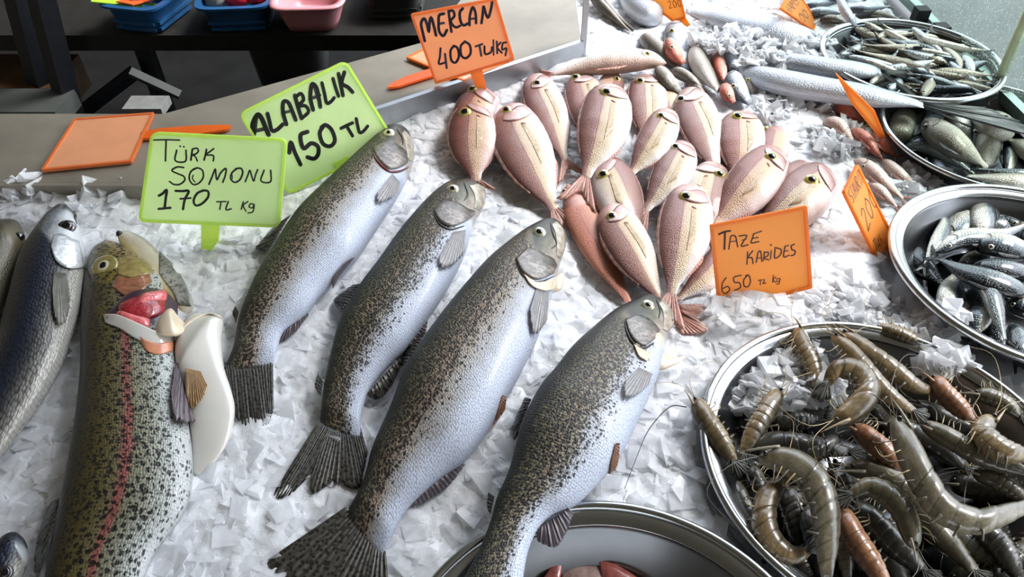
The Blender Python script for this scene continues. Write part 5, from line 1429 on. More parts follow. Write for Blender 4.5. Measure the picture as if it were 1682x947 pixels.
for k in range(215):
    a = random.random() * 6.283; rr = math.sqrt(random.random()) * (R - 0.042)
    x, y = cx + rr * math.cos(a), cy + rr * math.sin(a)
    if y > cy + R * 0.3 and x < cx - R * 0.25: continue
    pts.append((x, y))
pts.sort(key=lambda p: -p[1])
for k, (x, y) in enumerate(pts):
    z = tz - dep + 0.010 + random.random() * 0.034
    p0 = protos[k % 4]
    o = p0 if k < 4 else p0.copy()
    if k >= 4:
        COL.objects.link(o)
        for ch in list(p0.children):
            c = ch.copy(); COL.objects.link(c); c.parent = o
    o.location = (x, y, z)
    o.rotation_euler = (random.uniform(-0.9, 0.9), random.uniform(-0.25, 0.25), random.choice([0.0, math.pi]) + random.gauss(-0.35, 0.55))
    o.scale = (random.uniform(0.8, 1.25),) * 3
    nf += 1
# three little fish standing up against the far rim
print('fry', nf)

# ================================================================== prawns
def prawn_mat(name, c0, c1, c2):
    t = NT(name)
    uf = t.n('ShaderNodeUVMap', uv_map='fish').outputs[0]; um = t.n('ShaderNodeUVMap', uv_map='m').outputs[0]
    sp = t.n('ShaderNodeSeparateXYZ'); t.set(sp.inputs[0], uf); s, v = sp.outputs[0], sp.outputs[1]
    nz = t.noise(um, 90, 4, 0.65).outputs['Fac']; n2 = t.noise(um, 420, 3, 0.6).outputs['Fac']
    col = t.ramp(t.math('ADD', t.math('MULTIPLY', v, 0.45), t.math('MULTIPLY', nz, 0.75)), [(0.3, c2), (0.55, c1), (0.78, c0)])
    col = t.mix(0.6, col, t.ramp(n2, [(0.35, (0.45, 0.45, 0.45)), (0.6, (1, 1, 1))]), 'MULTIPLY')
    seg = t.math('FRACT', t.math('MULTIPLY', t.math('SUBTRACT', s, 0.36), 9.4))
    gate = t.smooth(s, 0.36, 0.37)
    col = t.mix(t.math('MULTIPLY', t.smooth(seg, 0.0, 0.16, 0.65, 0.0), gate), col, tuple(x * 0.3 for x in c0))
    b = t.bsdf(col, 0.3, 0.0, Coat_Weight=0.4, Coat_Roughness=0.15, Subsurface_Weight=0.15, Subsurface_Scale=0.004)
    t.set(b.inputs['Normal'], t.bump(nz, 0.25, 0.001))
    return t.done(b)
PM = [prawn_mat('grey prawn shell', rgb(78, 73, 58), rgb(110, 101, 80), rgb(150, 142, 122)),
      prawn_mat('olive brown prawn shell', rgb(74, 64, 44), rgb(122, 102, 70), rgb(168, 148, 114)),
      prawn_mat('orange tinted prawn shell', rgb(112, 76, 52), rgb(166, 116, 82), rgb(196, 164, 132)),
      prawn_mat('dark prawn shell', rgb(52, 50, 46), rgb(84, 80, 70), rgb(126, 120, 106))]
M_LEG = plain('straw coloured prawn leg', rgb(186, 166, 122), 0.35, 0, 0.2, 100)
M_LEGD = plain('grey prawn leg', rgb(110, 104, 88), 0.35, 0, 0.2, 100)
PF = fin_mat('prawn tail fan', rgb(120, 116, 100), rgb(70, 78, 84), 0, 8, 0.3)

def prawn(label, axis, W, side, lev, m=0, ant=True, legs=True, curl=None):
    """axis: head -> tail ; side=+1: back on the left of the heading"""
    base = -0.012 + lev * 0.013
    n = 60
    a = curve(axis, n)
    tg = np.gradient(a, axis=0); tg /= np.linalg.norm(tg, axis=1)[:, None]
    nl = np.stack([-tg[:, 1], tg[:, 0]], axis=1) * side
    s = np.linspace(0, 1, n)
    prof = np.interp(s, [0, .02, .06, .12, .22, .33, .36, .5, .65, .8, .93, 1], [.16, .40, .60, .76, .90, .95, .98, .98, .92, .76, .50, .34])
    back = a + nl * (W / 2) * prof[:, None]; belly = a - nl * (W / 2) * prof[:, None]
    root = thing('raw_prawn', P(*a[n // 2], base), label, 'prawn', 'raw grey prawns heaped in the big tray')
    def seg(x):
        if x < 0.36: return 1.0 + 0.05 * math.sin(x / 0.36 * math.pi)
        f = ((x - 0.36) * 9.4) % 1.0
        return 0.93 + 0.08 * math.sin(min(1, f * 1.6) * math.pi / 2)
    N = 90
    B = make_body('carapace', back, belly, PM[m], root, base, tr=0.82, N=N, M=22, rmod=seg, i_range=(0, 42), part='carapace', ze=1.0)
    B2 = make_body('abdomen', back, belly, PM[m], root, base, tr=0.82, N=N, M=22, rmod=seg, i_range=(40, N), part='abdomen', ze=1.0)
    px = mpp(B.C[20])
    # rostrum
    p0, _ = surf(B, 0.12, 0.7); tip = P(*(a[0] - tg[0] * W * 0.55 + nl[0] * W * 0.18), B.C[2][2] + 0.004)
    v, f = tube_data([p0, (p0 + tip) / 2 + np.array([0, 0, 0.001]), tip], W * 0.07 * px, W * 0.012 * px, 6, 8); mk('rostrum', v, f, PM[m], root)
    for vv in (0.15,):
        q, nn = surf(B, 0.04, vv, 0.0); v, f = ellipsoid(q + nn * W * 0.05 * px, nn, W * 0.085 * px, W * 0.08 * px, 12, 8); mk('eye', v, f, M_PUPIL, root)
    # tail fan
    e = a[-1]; t_ = tg[-1]; n_ = np.array([-t_[1], t_[0]])
    z = B2.C[-1][2]
    for k, (sp, ln) in enumerate(((-0.55, 0.62), (-0.2, 0.78), (0.2, 0.78), (0.55, 0.62))):
        d = t_ * math.cos(sp) + n_ * math.sin(sp); dn = np.array([-d[1], d[0]])
        b0 = e - t_ * W * 0.12
        fin_px([b0 - dn * W * .05, b0 + dn * W * .05], [b0 + d * W * ln - dn * W * 0.13, b0 + d * W * (ln + .08), b0 + d * W * ln + dn * W * 0.13], z + 0.001 * k, z - 0.003, PF, 'tail_fan', root, nu=8, nv=5, jag=0)
    if legs:
        for k in range(5):
            s0 = 0.12 + 0.05 * k
            q, nn = surf(B, s0, -0.9)
            i = int(s0 * n); d = -nl[i]; t0 = tg[i]
            L_ = W * random.uniform(0.6, 0.95)
            c0 = a[i] + d * W * 0.36; c1 = c0 + d * L_ * 0.5 - t0 * L_ * 0.25 * random.uniform(0.2, 1.4); c2 = c1 + d * L_ * 0.12 + t0 * L_ * random.uniform(-0.8, 0.4)
            pts_ = [q, P(*c1, B.C[i][2] + 0.003), P(*c2, B.C[i][2] - 0.004)]
            v, f = tube_data(pts_, W * 0.026 * px, W * 0.010 * px, 5, 9); mk('leg', v, f, M_LEG if (k + m) % 2 else M_LEGD, root)
        for k in range(4):
            s0 = 0.42 + 0.1 * k; i = int(s0 * n); d = -nl[i]; t0 = tg[i]
            q, nn = surf(B2, s0, -0.85); c1 = a[i] + d * W * 0.62 - t0 * W * 0.12
            v, f = tube_data([q, P(*c1, B.C[i][2] - 0.002)], W * 0.05 * px, W * 0.03 * px, 5, 4); mk('swimmeret', v, f, M_LEGD, root)
    if ant:
        for k in range(2):
            q, nn = surf(B, 0.02, 0.1 - 0.3 * k)
            h = -tg[0]; sgn = 1 if k else -1
            p1 = a[0] + h * W * 0.9 + nl[0] * sgn * W * 0.3; p2 = p1 + h * W * random.uniform(0.2, 1.2) + nl[0] * sgn * W * random.uniform(0.6, 1.4); p3 = p2 + nl[0] * sgn * W * 1.0 - h * W * random.uniform(0, 1.2)
            zz = B.C[3][2] + 0.004
            pts_ = [q, P(*p1, zz + 0.004), P(*p2, zz), P(*p3, zz - 0.004)]
            v, f = tube_data(pts_, 0.00038, 0.00016, 4, 20); mk('antenna', v, f, M_LEG if m == 1 else M_LEGD, root)
    return root
PR = [  # murky entries are fillers; their dark shell puts the heap's inner shade into colour
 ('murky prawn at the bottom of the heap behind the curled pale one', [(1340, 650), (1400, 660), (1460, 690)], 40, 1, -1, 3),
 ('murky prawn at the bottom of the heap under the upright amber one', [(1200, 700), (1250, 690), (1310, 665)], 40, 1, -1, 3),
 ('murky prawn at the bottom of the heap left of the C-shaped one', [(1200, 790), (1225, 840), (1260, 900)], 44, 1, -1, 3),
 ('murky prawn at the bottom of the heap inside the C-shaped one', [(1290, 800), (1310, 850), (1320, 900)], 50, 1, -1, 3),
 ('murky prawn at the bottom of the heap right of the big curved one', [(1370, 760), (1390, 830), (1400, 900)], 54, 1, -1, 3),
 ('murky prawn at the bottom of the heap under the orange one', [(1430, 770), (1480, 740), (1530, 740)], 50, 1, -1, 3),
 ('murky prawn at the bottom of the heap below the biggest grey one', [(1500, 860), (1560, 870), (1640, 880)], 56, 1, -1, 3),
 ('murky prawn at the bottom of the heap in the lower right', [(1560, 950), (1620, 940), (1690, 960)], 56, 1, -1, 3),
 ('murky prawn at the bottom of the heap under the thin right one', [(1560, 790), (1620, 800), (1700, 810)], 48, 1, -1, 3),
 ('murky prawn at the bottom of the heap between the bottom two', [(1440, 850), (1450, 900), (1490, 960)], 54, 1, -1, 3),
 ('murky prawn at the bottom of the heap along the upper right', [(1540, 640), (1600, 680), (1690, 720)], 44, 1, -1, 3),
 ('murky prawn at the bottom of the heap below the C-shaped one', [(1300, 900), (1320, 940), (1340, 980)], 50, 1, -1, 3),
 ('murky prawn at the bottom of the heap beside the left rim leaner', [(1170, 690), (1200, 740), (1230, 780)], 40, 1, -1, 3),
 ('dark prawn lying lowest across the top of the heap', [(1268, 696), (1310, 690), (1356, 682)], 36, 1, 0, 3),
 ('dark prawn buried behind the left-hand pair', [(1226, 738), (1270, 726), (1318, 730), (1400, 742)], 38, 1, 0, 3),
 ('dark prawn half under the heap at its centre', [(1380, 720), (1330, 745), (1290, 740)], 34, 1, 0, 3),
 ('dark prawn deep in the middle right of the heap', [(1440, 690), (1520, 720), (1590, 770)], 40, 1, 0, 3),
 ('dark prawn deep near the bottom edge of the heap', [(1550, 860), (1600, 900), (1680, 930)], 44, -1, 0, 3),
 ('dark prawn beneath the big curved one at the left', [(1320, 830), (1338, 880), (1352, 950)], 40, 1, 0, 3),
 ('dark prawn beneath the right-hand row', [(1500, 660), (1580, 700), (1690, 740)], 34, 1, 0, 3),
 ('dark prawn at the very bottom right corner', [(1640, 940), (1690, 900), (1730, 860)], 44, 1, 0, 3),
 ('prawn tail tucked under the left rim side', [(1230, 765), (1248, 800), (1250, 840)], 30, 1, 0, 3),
 ('pale prawn tail pieces between the bottom two', [(1384, 815), (1386, 880), (1392, 950)], 38, -1, 0, 0),
 ('small brown prawn furthest up the ice, alone', [(1440, 538), (1480, 550), (1520, 566)], 26, 1, 2, 1),
 ('prawn with its head against the ice at the upper left of the heap', [(1304, 538), (1320, 572), (1334, 596), (1346, 634)], 34, -1, 2, 1),
 ('grey prawn along the upper edge, ending in a rounded bend', [(1380, 546), (1420, 575), (1465, 606), (1505, 634), (1536, 642)], 36, -1, 2, 1),
 ('light brown prawn running beside the rounded grey one', [(1366, 550), (1402, 584), (1440, 628), (1470, 655), (1504, 676)], 33, -1, 3, 1),
 ('pinkish brown prawn pointing up with fanned legs', [(1530, 620), (1562, 656), (1604, 692)], 36, 1, 2, 2),
 ('short prawn under the ice at the right rim', [(1600, 645), (1641, 657), (1680, 684)], 30, 1, 2, 0),
 ('thin prawn below the right-hand row', [(1598, 774), (1641, 790), (1696, 826)], 32, 1, 1, 0),
 ('long grey prawn in the middle of the right-hand row', [(1512, 694), (1560, 720), (1620, 752), (1696, 778)], 36, 1, 2, 0),
 ('pale round-backed prawn at the right edge', [(1632, 684), (1614, 710), (1645, 738), (1696, 750)], 44, -1, 3, 1),
 ('prawn at the far left of the heap leaning on the rim', [(1140, 655), (1158, 688), (1184, 724), (1206, 758)], 38, 1, 2, 1),
 ('upright amber prawn second from the left', [(1282, 640), (1258, 676), (1236, 712), (1220, 744)], 36, -1, 2, 1),
 ('tightly curled pale prawn near the top of the heap', [(1366, 692), (1398, 676), (1424, 646), (1410, 612), (1376, 606), (1358, 630)], 44, 1, 4, 1),
 ('orange prawn in the centre of the heap', [(1400, 700), (1430, 722), (1462, 748), (1490, 776)], 38, 1, 2, 2),
 ('C-shaped amber prawn by the left rim', [(1284, 784), (1260, 820), (1256, 862), (1274, 896), (1306, 912), (1330, 902)], 44, -1, 2, 1),
 ('grey-green prawn running through the middle of the bottom row', [(1388, 768), (1430, 772), (1474, 795), (1510, 836), (1558, 890), (1604, 940)], 46, 1, 1, 0),
 ('dusky prawn below the rounded short one', [(1396, 826), (1432, 858), (1468, 892), (1520, 940)], 46, 1, 1, 3),
 ('short plump prawn with its tail folded under, bottom middle', [(1505, 900), (1488, 850), (1466, 818), (1428, 798), (1396, 812)], 42, -1, 3, 0),
 ('orange-patched prawn slanting off the bottom edge', [(1378, 832), (1402, 880), (1432, 924), (1462, 970)], 42, 1, 2, 2),
 ('brown prawn near the bottom right', [(1604, 860), (1641, 895), (1676, 950)], 44, 1, 1, 3),
 ('largest curved prawn sweeping across the lower left', [(1246, 752), (1290, 756), (1330, 780), (1352, 822), (1358, 870), (1358, 950)], 52, -1, 3, 0),
 ('biggest grey prawn curling along the lower right', [(1468, 684), (1490, 734), (1515, 786), (1548, 834), (1600, 856), (1650, 844), (1700, 826)], 52, -1, 4, 0),
]
for (lab, ax, W, side, lev, m) in PR:
    prawn(lab, ax, W, side, lev, m)
v, f = tube_data([P(1128, 668, 0.02), P(1100, 668, 0.016), P(1066, 705, 0.012), P(1046, 750, 0.010), P(1026, 802, 0.008)], 0.0005, 0.0003, 5, 40)
tag(mk('prawn_feeler', v, f, M_LINE_D, None), 'long thin dark prawn feeler lying on the bare ice left of the prawn tray', 'feeler')

# ================================================================== red fish pieces in the bottom tray
def piece(name, label, back, belly, mat, base, tr=0.4, bt=None):
    root = thing(name, P(*back[0], base), label, 'fish', 'gutted fish pieces in the bottom tray')
    make_body('flesh', back, belly, mat, root, base, bt, tr=tr, N=36, M=20, part='flesh'); return root
M_RAWF = plain('raw red flesh', rgb(150, 84, 76), 0.25, 0.1, 0.35, 120, bump=0.4, Coat_Weight=0.6)
M_RAWP = plain('raw pink grey flesh', rgb(168, 140, 132), 0.25, 0.15, 0.3, 120, bump=0.4, Coat_Weight=0.6)
ro = piece('fish_piece', 'upright red fish piece at the left of the bottom tray', [(918, 912), (905, 930), (885, 960)], [(924, 914), (922, 940), (915, 970)], M_RAWF, -0.01)
ro = piece('fish_piece', 'flat grey-pink fish piece in the bottom tray', [(926, 922), (960, 924), (1010, 930), (1060, 960)], [(920, 965), (950, 985), (1000, 990), (1050, 980)], M_RAWP, -0.02)
ro = piece('fish_piece', 'reddish fish piece at the right of the bottom tray', [(984, 918), (1015, 928), (1050, 950), (1080, 975)], [(988, 950), (1010, 970), (1040, 985), (1070, 990)], M_RAWF, -0.012)
# ================================================================== price signs
def sign_mat(name, c, trans=0.55, rough=0.35):
    t = NT(name)
    tc = t.n('ShaderNodeTexCoord').outputs['Object']
    nz = t.noise(tc, 24, 4, 0.6)
    col = t.ramp(nz.outputs['Fac'], [(0.3, tuple(x * 0.88 for x in c)), (0.7, c)])
    b = t.bsdf(col, rough, 0.0)
    tr = t.n('ShaderNodeBsdfTranslucent'); tr.inputs[0].default_value = (*[min(1, x ** 0.75) for x in c], 1)
    mx = t.n('ShaderNodeMixShader'); mx.inputs[0].default_value = trans
    t.t.links.new(b.outputs[0], mx.inputs[1]); t.t.links.new(tr.outputs[0], mx.inputs[2])
    return t.done(mx)
S_LIME = sign_mat('lime sign face', rgb(236, 255, 196)); S_LIMER = sign_mat('lime sign rim', rgb(232, 255, 130), 0.5)
S_OR = sign_mat('orange sign face', rgb(255, 186, 100)); S_ORR = sign_mat('orange sign rim', rgb(255, 168, 60), 0.5)
S_PE = sign_mat('peach sign face', rgb(255, 190, 142)); S_PER = sign_mat('peach sign rim', rgb(255, 158, 76), 0.5)
S_DU = sign_mat('dull peach sign face', rgb(240, 168, 124), 0.1); S_DUR = sign_mat('dull orange rim', rgb(245, 135, 72), 0.3)
I_BLACK = plain('black marker ink', (0.012, 0.014, 0.012), 0.4, 0, 0.1)
I_NAVY = plain('navy marker ink', (0.022, 0.018, 0.05), 0.4, 0, 0.1)
I_PURP = plain('faded purple marker ink', (0.10, 0.05, 0.055), 0.45, 0, 0.2, 300)
I_FADE = plain('faded brown marker ink', rgb(196, 104, 64), 0.45, 0, 0.2, 300)

class Plane: pass
def plane_pt(p0, n):
    pl = Plane(); pl.p = np.asarray(p0, float); pl.n = np.asarray(n, float) / np.linalg.norm(n)
    if pl.n @ (CAM - pl.p) < 0: pl.n = -pl.n
    return pl
def plane3(a, b, c):
    return plane_pt(a, np.cross(np.asarray(b) - a, np.asarray(c) - a))
def onp(pl, px, py, off=0.0):
    d = ray(px, py); t = ((pl.p + pl.n * off - CAM) @ pl.n) / (d @ pl.n)
    return CAM + d * t

def rounded(cs, r, k=6):
    cs = [np.asarray(c, float) for c in cs]; out = []
    n = len(cs)
    for i in range(n):
        a, b, c = cs[i - 1], cs[i], cs[(i + 1) % n]
        da = (a - b); db = (c - b); la = np.linalg.norm(da); lb = np.linalg.norm(db)
        rr = min(r, la * 0.4, lb * 0.4)
        p0 = b + da / la * rr; p2 = b + db / lb * rr
        for j in range(k + 1):
            t = j / k; out.append(p0 * (1 - t) ** 2 + b * 2 * t * (1 - t) + p2 * t * t)
    return out

def slab(loop, n, t):
    m = len(loop)
    V = [p + n * t / 2 for p in loop] + [p - n * t / 2 for p in loop]
    F = [tuple(range(m)), tuple(range(2 * m - 1, m - 1, -1))] + [(i, m + i, m + (i + 1) % m, (i + 1) % m) for i in range(m)]
    return V, F

def price_sign(label, pl, corners, face, rim, stake=None, strokes=(), ink=None, r=0.006, rimw=0.0032, thick=0.0016, base=None, group=None, stake_mat=None):
    cs = [onp(pl, *c) for c in corners]
    base = base if base is not None else min(cs, key=lambda p: p[2])
    print('SIGN', label[:28], 'w %.3f h %.3f' % (np.linalg.norm(cs[1] - cs[0]), np.linalg.norm(cs[3] - cs[0])), 'z', [round(c[2], 3) for c in cs])
    root = thing('price_sign', base, label, 'sign', group)
    outer_ = rounded(cs, r)
    V, F = slab(outer_, pl.n, thick); mk('sign_plate', V, F, face, root, smooth=False)
    ctr = sum(cs) / 4
    inn = []
    # inset each corner along its two edges
    ins = []
    for i in range(4):
        a, b, c = cs[i - 1], cs[i], cs[(i + 1) % 4]
        da = (a - b) / np.linalg.norm(a - b); db = (c - b) / np.linalg.norm(c - b)
        sn = np.linalg.norm(np.cross(da, db)) + 1e-6
        ins.append(b + (da + db) * rimw / sn)
    inner_ = rounded(ins, max(0.001, r - rimw))
    m = len(outer_); h = thick / 2 + 0.0012; V = []
    for sgn in (1, -1):
        V += [p + pl.n * sgn * h for p in outer_]; V += [p + pl.n * sgn * h for p in inner_]
    F = []
    for i in range(m):
        j = (i + 1) % m
        F += [(i, j, m + j, m + i), (2 * m + j, 2 * m + i, 3 * m + i, 3 * m + j), (i, 2 * m + i, 2 * m + j, j), (m + j, 3 * m + j, 3 * m + i, m + i)]
    mk('sign_rim', V, F, rim, root, smooth=False)
    if stake:
        sp = [onp(pl, *c) for c in stake]
        V, F = slab(sp, pl.n, 0.003); mk('sign_stake', V, F, stake_mat or rim, root, smooth=False)
    if strokes:
        parts = []
        for pts, w in strokes:
            off = thick / 2 + 0.0005
            if len(pts) == 1:
                c = onp(pl, *pts[0], off); wm = w * mpp(c) / 2
                q = disc(c, pl.n, wm); parts.append(q); continue
            q = curve(pts, max(8, 7 * len(pts))) if len(pts) > 2 else np.asarray(pts, float)
            W = np.array([onp(pl, x, y, off) for x, y in q]); wm = w * mpp(W[0]) / 2
            tg = np.gradient(W, axis=0); tg /= np.linalg.norm(tg, axis=1)[:, None] + 1e-12
            sd = np.cross(pl.n, tg) * wm
            k = len(W)
            V = np.vstack([W + sd, W - sd]); F = [(i, k + i, k + i + 1, i + 1) for i in range(k - 1)]
            parts.append((V, F)); parts.append(disc(W[0], pl.n, wm)); parts.append(disc(W[-1], pl.n, wm))
            for i in range(1, k - 1, 1): parts.append(disc(W[i] , pl.n, wm * 0.985, 8))
        V, F = merge(parts); mk('handwriting', V, F, ink, root, smooth=False)
    return root

def disc(c, n, r, M=10):
    a = np.cross(n, [0.3, 0.2, 0.9]); a /= np.linalg.norm(a); b = np.cross(n, a)
    return np.array([c + (a * math.cos(t) + b * math.sin(t)) * r for t in np.arange(M) * 2 * math.pi / M]), [tuple(range(M))]

def st(x0, y0, sc, lst):
    return [([(x0 + x / sc, y0 + y / sc) for x, y in pts], w / sc) for pts, w in lst]

# ---- TURK SOMONU
t1s = st(220, 200, 5.262, [([(165, 157), (280, 155), (395, 158)], 13), ([(278, 158), (275, 250), (272, 338)], 15),
 ([(370, 245), (358, 335), (445, 340), (450, 245)], 15), ([(400, 211)], 17), ([(431, 215)], 17),
 ([(505, 238), (498, 285), (492, 330)], 17), ([(505, 235), (545, 228), (556, 255), (530, 280), (500, 283), (530, 300), (548, 338)], 14),
 ([(627, 238), (618, 285), (606, 330)], 16), ([(690, 232), (650, 262), (618, 285), (680, 288), (690, 310), (685, 338)], 14),
 ([(430, 395), (375, 390), (328, 420), (380, 448), (430, 470), (438, 505), (395, 540), (345, 540), (308, 515)], 15),
 ([(535, 402), (492, 430), (478, 490), (510, 540), (560, 530), (598, 480), (592, 420), (550, 398), (510, 412)], 15), ([(512, 460), (506, 490), (528, 520)], 11),
 ([(648, 540), (675, 475), (702, 408), (708, 450), (718, 500), (750, 440), (795, 402), (790, 460), (768, 522)], 15),
 ([(890, 402), (848, 440), (836, 490), (870, 522), (915, 500), (940, 440), (925, 402), (880, 405)], 16), ([(850, 462), (850, 492)], 9),
 ([(962, 516), (985, 460), (1002, 418), (1018, 470), (1035, 512), (1050, 460), (1070, 412)], 14),
 ([(1125, 418), (1098, 510), (1180, 517), (1182, 418)], 15),
 ([(215, 638), (250, 618), (283, 588), (275, 660), (265, 745)], 22), ([(214, 752), (315, 742)], 22),
 ([(360, 596), (420, 598), (474, 598), (440, 670), (424, 755)], 21), ([(400, 665), (490, 658)], 17),
 ([(600, 592), (545, 620), (516, 680), (535, 722), (590, 705), (640, 650), (640, 600), (595, 592)], 20),
 ([(715, 690), (795, 688)], 13), ([(752, 692), (742, 755)], 14), ([(815, 688), (795, 757), (840, 752)], 14),
 ([(945, 690), (928, 755)], 13), ([(985, 688), (945, 722), (968, 772)], 12), ([(1036, 712), (1008, 708), (995, 735), (1025, 742), (1040, 712), (1028, 775), (985, 788)], 12)])
pl = plane_pt(P(343, 408, 0.0), (0.04, -math.cos(0.4), math.sin(0.4)))
price_sign('lime sign reading TURK SOMONU 170 TL Kg, stuck in the ice', pl, [(249, 216), (472, 227), (460, 373), (227.5, 364)], S_LIME, S_LIMER,
           [(331, 368), (361, 370), (359, 395), (348, 410), (331, 408)], t1s, I_BLACK, r=0.009, base=P(343, 408, 0))
# ---- ALABALIK
t2s = st(380, 90, 4.119, [([(152, 535), (145, 470), (178, 405), (205, 430), (235, 500), (252, 540)], 32), ([(160, 515), (225, 500)], 26), ([(170, 430), (160, 520)], 22),
 ([(245, 398), (258, 450), (275, 512), (310, 505), (348, 470)], 27),
 ([(372, 470), (350, 390), (352, 320), (385, 322), (412, 380), (435, 440)], 28), ([(360, 390), (408, 378)], 20),
 ([(430, 275), (450, 350), (475, 430)], 28), ([(430, 290), (470, 262), (488, 305), (450, 345), (500, 345), (522, 385), (478, 428)], 24),
 ([(553, 372), (535, 290), (545, 200), (575, 220), (592, 290), (602, 352)], 28), ([(530, 300), (598, 272)], 22), ([(560, 215), (585, 300)], 18),
 ([(613, 190), (630, 260), (645, 325), (672, 318), (696, 290)], 24),
 ([(688, 160), (705, 220), (725, 280)], 24),
 ([(725, 128), (740, 200), (755, 275)], 27), ([(765, 118), (748, 190), (790, 220), (820, 252)], 27),
 ([(392, 662), (402, 590), (430, 660), (468, 742)], 28),
 ([(515, 520), (468, 545), (488, 632), (540, 598), (585, 620), (588, 670), (560, 702), (515, 692)], 29),
 ([(625, 478), (598, 530), (620, 600), (668, 618), (700, 580), (680, 510), (640, 475), (610, 490)], 28),
 ([(742, 497), (780, 478), (820, 460)], 23), ([(780, 480), (800, 515), (820, 548)], 23), ([(845, 432), (855, 480), (868, 525), (895, 515), (922, 482)], 23)])
pl = plane_pt(P(505, 306, 0.004), (0.5, -math.cos(0.4), math.sin(0.4)))
price_sign('lime green sign reading ALABALIK 150 TL, tilted behind the first spotted trout', pl, [(391, 186), (568, 98), (650, 232), (473, 320)], S_LIME, S_LIMER,
           [(546, 268), (570, 256), (590, 284), (566, 296)], t2s, I_BLACK, r=0.010, base=P(570, 296, 0))
# ---- MERCAN
t3s = st(660, 0, 6.315, [([(238, 425), (220, 350), (200, 245), (232, 192), (262, 255), (280, 330), (288, 235), (305, 182), (335, 280), (355, 368)], 30),
 ([(437, 142), (388, 160), (382, 240), (388, 325), (430, 372), (468, 312)], 30), ([(385, 248), (435, 238)], 26),
 ([(485, 115), (500, 230), (515, 330)], 28), ([(485, 118), (530, 112), (545, 165), (508, 222), (555, 282), (605, 268)], 27),
 ([(632, 88), (602, 130), (608, 215), (638, 262), (685, 245)], 30),
 ([(703, 262), (705, 170), (735, 75), (765, 140), (770, 240)], 28), ([(705, 198), (770, 190)], 22),
 ([(826, 240), (838, 160), (848, 65), (872, 145), (897, 182), (925, 95), (938, 12)], 28),
 ([(402, 500), (395, 590), (385, 662), (450, 648)], 22), ([(448, 560), (465, 705)], 24),
 ([(540, 475), (505, 530), (515, 625), (558, 648), (592, 585), (578, 500), (540, 475)], 26),
 ([(655, 430), (612, 480), (618, 575), (665, 603), (712, 555), (705, 470), (655, 430)], 26),
 ([(765, 482), (835, 457)], 22), ([(805, 470), (825, 578)], 24), ([(857, 480), (865, 560), (925, 540), (935, 490)], 22), ([(950, 415), (952, 570)], 18),
 ([(985, 430), (990, 552)], 22), ([(1025, 440), (990, 490), (1038, 548)], 20), ([(1085, 440), (1048, 450), (1042, 515), (1085, 500), (1075, 575)], 20)])
pl = plane_pt(P(792, 176, 0.0), (0.08, -math.cos(0.12), math.sin(0.12)))
price_sign('peach orange sign reading MERCAN 400 TL/KG, standing above the pink bream', pl, [(674, 23), (815, -4), (845.5, 98), (715, 137.5)], S_PE, S_PER,
           [(772, 119), (792, 113), (800, 150), (796, 175), (784, 150)], t3s, I_NAVY, r=0.003, base=P(790, 142, 0))
# ---- TAZE KARIDES
t4s = st(1160, 330, 5.261, [([(110, 287), (160, 265), (208, 258)], 17), ([(162, 268), (160, 340), (157, 415)], 17),
 ([(195, 415), (212, 310), (235, 298), (255, 310), (272, 395)], 12), ([(205, 352), (262, 345)], 10),
 ([(285, 302), (350, 298), (325, 345), (303, 390), (362, 378)], 12), ([(310, 338), (345, 328)], 10),
 ([(410, 282), (398, 325), (390, 362), (455, 350)], 12), ([(408, 285), (478, 260)], 12), ([(400, 322), (448, 315)], 11),
 ([(358, 440), (352, 545)], 13), ([(402, 430), (360, 488), (395, 490), (405, 540)], 12),
 ([(432, 530), (448, 448), (470, 435), (482, 522)], 12), ([(436, 495), (478, 490)], 10),
 ([(502, 440), (497, 512)], 13), ([(500, 445), (535, 442), (532, 472), (500, 490), (542, 510)], 11),
 ([(562, 430), (556, 500)], 12), ([(559, 379)], 18),
 ([(595, 415), (592, 492), (638, 468), (648, 420), (595, 402)], 12),
 ([(682, 390), (670, 480), (716, 468)], 12), ([(680, 393), (712, 382)], 11), ([(675, 435), (708, 428)], 10),
 ([(762, 372), (735, 388), (742, 420), (768, 430), (762, 462), (732, 472)], 12),
 ([(172, 662), (140, 710), (138, 775), (168, 797), (202, 765), (185, 738), (145, 755)], 11),
 ([(302, 640), (240, 660), (245, 702), (285, 705), (295, 745), (240, 775)], 11),
 ([(355, 645), (325, 680), (328, 732), (362, 738), (382, 692), (368, 642), (340, 645)], 11),
 ([(450, 685), (485, 680)], 9), ([(468, 685), (467, 726)], 9), ([(502, 675), (500, 695), (490, 712), (516, 708)], 9),
 ([(580, 640), (574, 702)], 9), ([(602, 655), (578, 682), (602, 702)], 9), ([(636, 668), (612, 672), (612, 695), (635, 690), (637, 668), (628, 715), (606, 716)], 8)])
pl = plane_pt(P(1255, 508, 0.0), (-0.10, -math.cos(0.45), math.sin(0.45)))
price_sign('orange sign reading TAZE KARIDES 650 TL kg, stuck in ice beside the lowest bream', pl, [(1165.5, 369), (1325, 337), (1334, 472), (1180, 515)], S_OR, S_ORR,
           [(1245, 496), (1268, 490), (1268, 512), (1250, 516)], t4s, I_PURP, r=0.002, base=P(1255, 508, 0))

